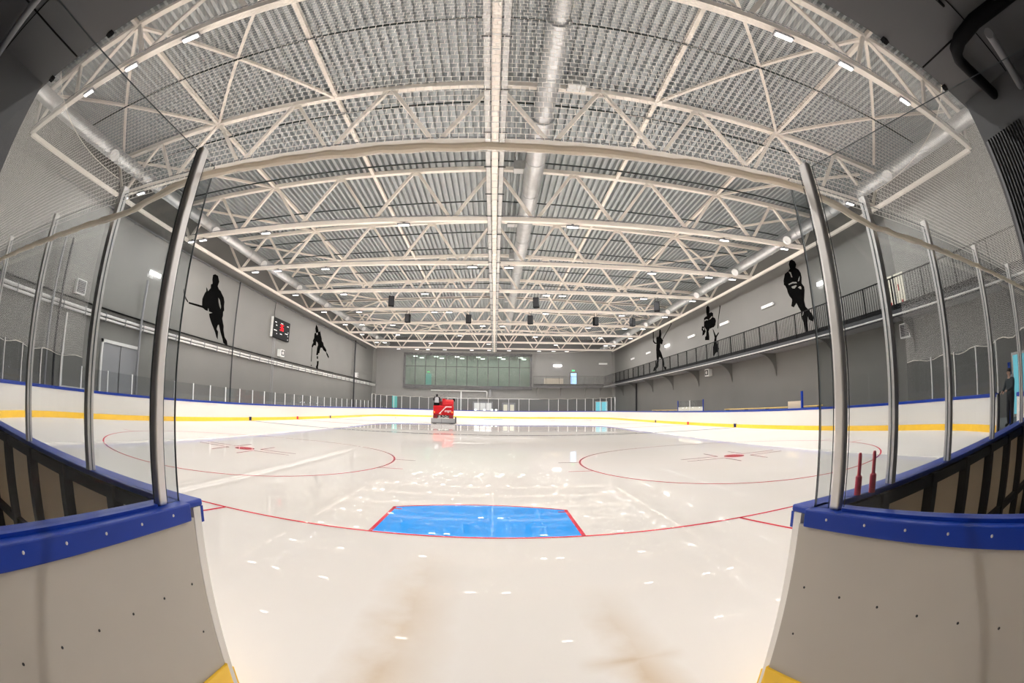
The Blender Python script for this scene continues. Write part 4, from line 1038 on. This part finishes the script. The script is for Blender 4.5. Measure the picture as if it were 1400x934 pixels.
mb = MB(); mb.tube([(-1.02,.3,.5),(-1.0,.3,.9),(-.9,.3,1.0)], .025, 8); mb.build('side_hose', 'alu', rv)
MB().box(-1.03,-.97,.25,.35,.45,.8).build('hose_clamp', 'alu', rv)
bevel(MB().box(-.86,-.36,.28,.85,1.58,1.72).build('seat', 'black', rv), .04); bevel(MB().box(-.86,-.36,.22,.32,1.6,1.85).build('seat_back', 'black', rv), .03)
mb = MB(); mb.tube([(-.5,1.55,1.62),(-.5,1.35,2.0)], .03, 8); sc_ = mb.build('steering_column', 'black', rv); mb = MB(); mb.ring((-.5,1.32,2.02), (0,-.4,1), .17, .20, .03, 18); mb.build('steering_wheel', 'black', sc_, True)
bevel(MB().box(-.36,-.1,.9,1.6,1.62,1.98).build('control_box', 'darkred', rv), .03)
D = dict(pelvis=(0,0,.10,(.17,.13)), waist=(0,-.01,.26,(.17,.13)), chest=(0,.03,.50,(.20,.145)), neckb=(0,.06,.67,(.10,.09)), neck=(0,.08,.71,.065), head=(0,.10,.80,(.085,.10)), crown=(0,.10,.89,(.07,.08)),
  shL=(-.21,.03,.62,.078), elL=(-.31,.24,.40,.06), wrL=(-.14,.50,.40,.042), haL=(-.08,.57,.40,(.045,.028)), shR=(.21,.03,.62,.078), elR=(.30,.24,.40,.06), wrR=(.20,.52,.40,.042), haR=(.16,.60,.40,(.045,.028)),
  hipL=(-.10,.06,.09,.115), knL=(-.14,.46,.12,.08), anL=(-.14,.56,-.02,.055), toL=(-.14,.70,-.035,(.05,.035)), hipR=(.10,.06,.09,.115), knR=(.14,.46,.12,.08), anR=(.14,.56,-.02,.055), toR=(.14,.70,-.035,(.05,.035)))
def ex2(em):
    finger_set(em, D['haL'][:3], (.3,1,0), (0,0,1), 1, 1); finger_set(em, D['haR'][:3], (-.3,1,0), (0,0,1), 1, -1)
    em.tube([(0,.19,.82),(0,.225,.785),(0,.195,.775)], [.010,.015,.010], 6, 1)
    for s in (-1,1): em.sphere((s*.088,.10,.80), .028, 8, 6, 1, (.4,.7,1.2)); em.sphere((s*.032,.196,.82), .010, 6, 4, 4)
    em.box(-.022,.022,.188,.196,.745,.752, 4)
bpy.context.view_layer.update()
drv_loc = rv.matrix_world @ Vector((-.60,.55,1.68))
dr = person('driver', D, E_, SM, ['blackcloth','skin','trousers','shoe','hair'], 'driver in black with a pale grey back panel seated on the red machine', drv_loc, math.radians(7.5), ex2)
mb = MB(); mb.sphere((0,.075,.82), .118, 14, 9, 0, (.95,1.05,1.05)); mb.build('knitted_cap', 'blackcloth', dr, True)
mb = MB(); mb.prism([(-.19,.16),(.19,.16),(.17,.60),(.08,.66),(-.08,.66),(-.17,.60)], lambda u,v,q: (u,q-.02*math.cos(u*6),v), -.165, -.11); bevel(mb.build('vest_back', 'greycloth', dr), .015)
mb = MB(); mb.box(-.13,.13,-.185,-.16,.02,.06); mb.build('vest_strap', 'greycloth', dr)
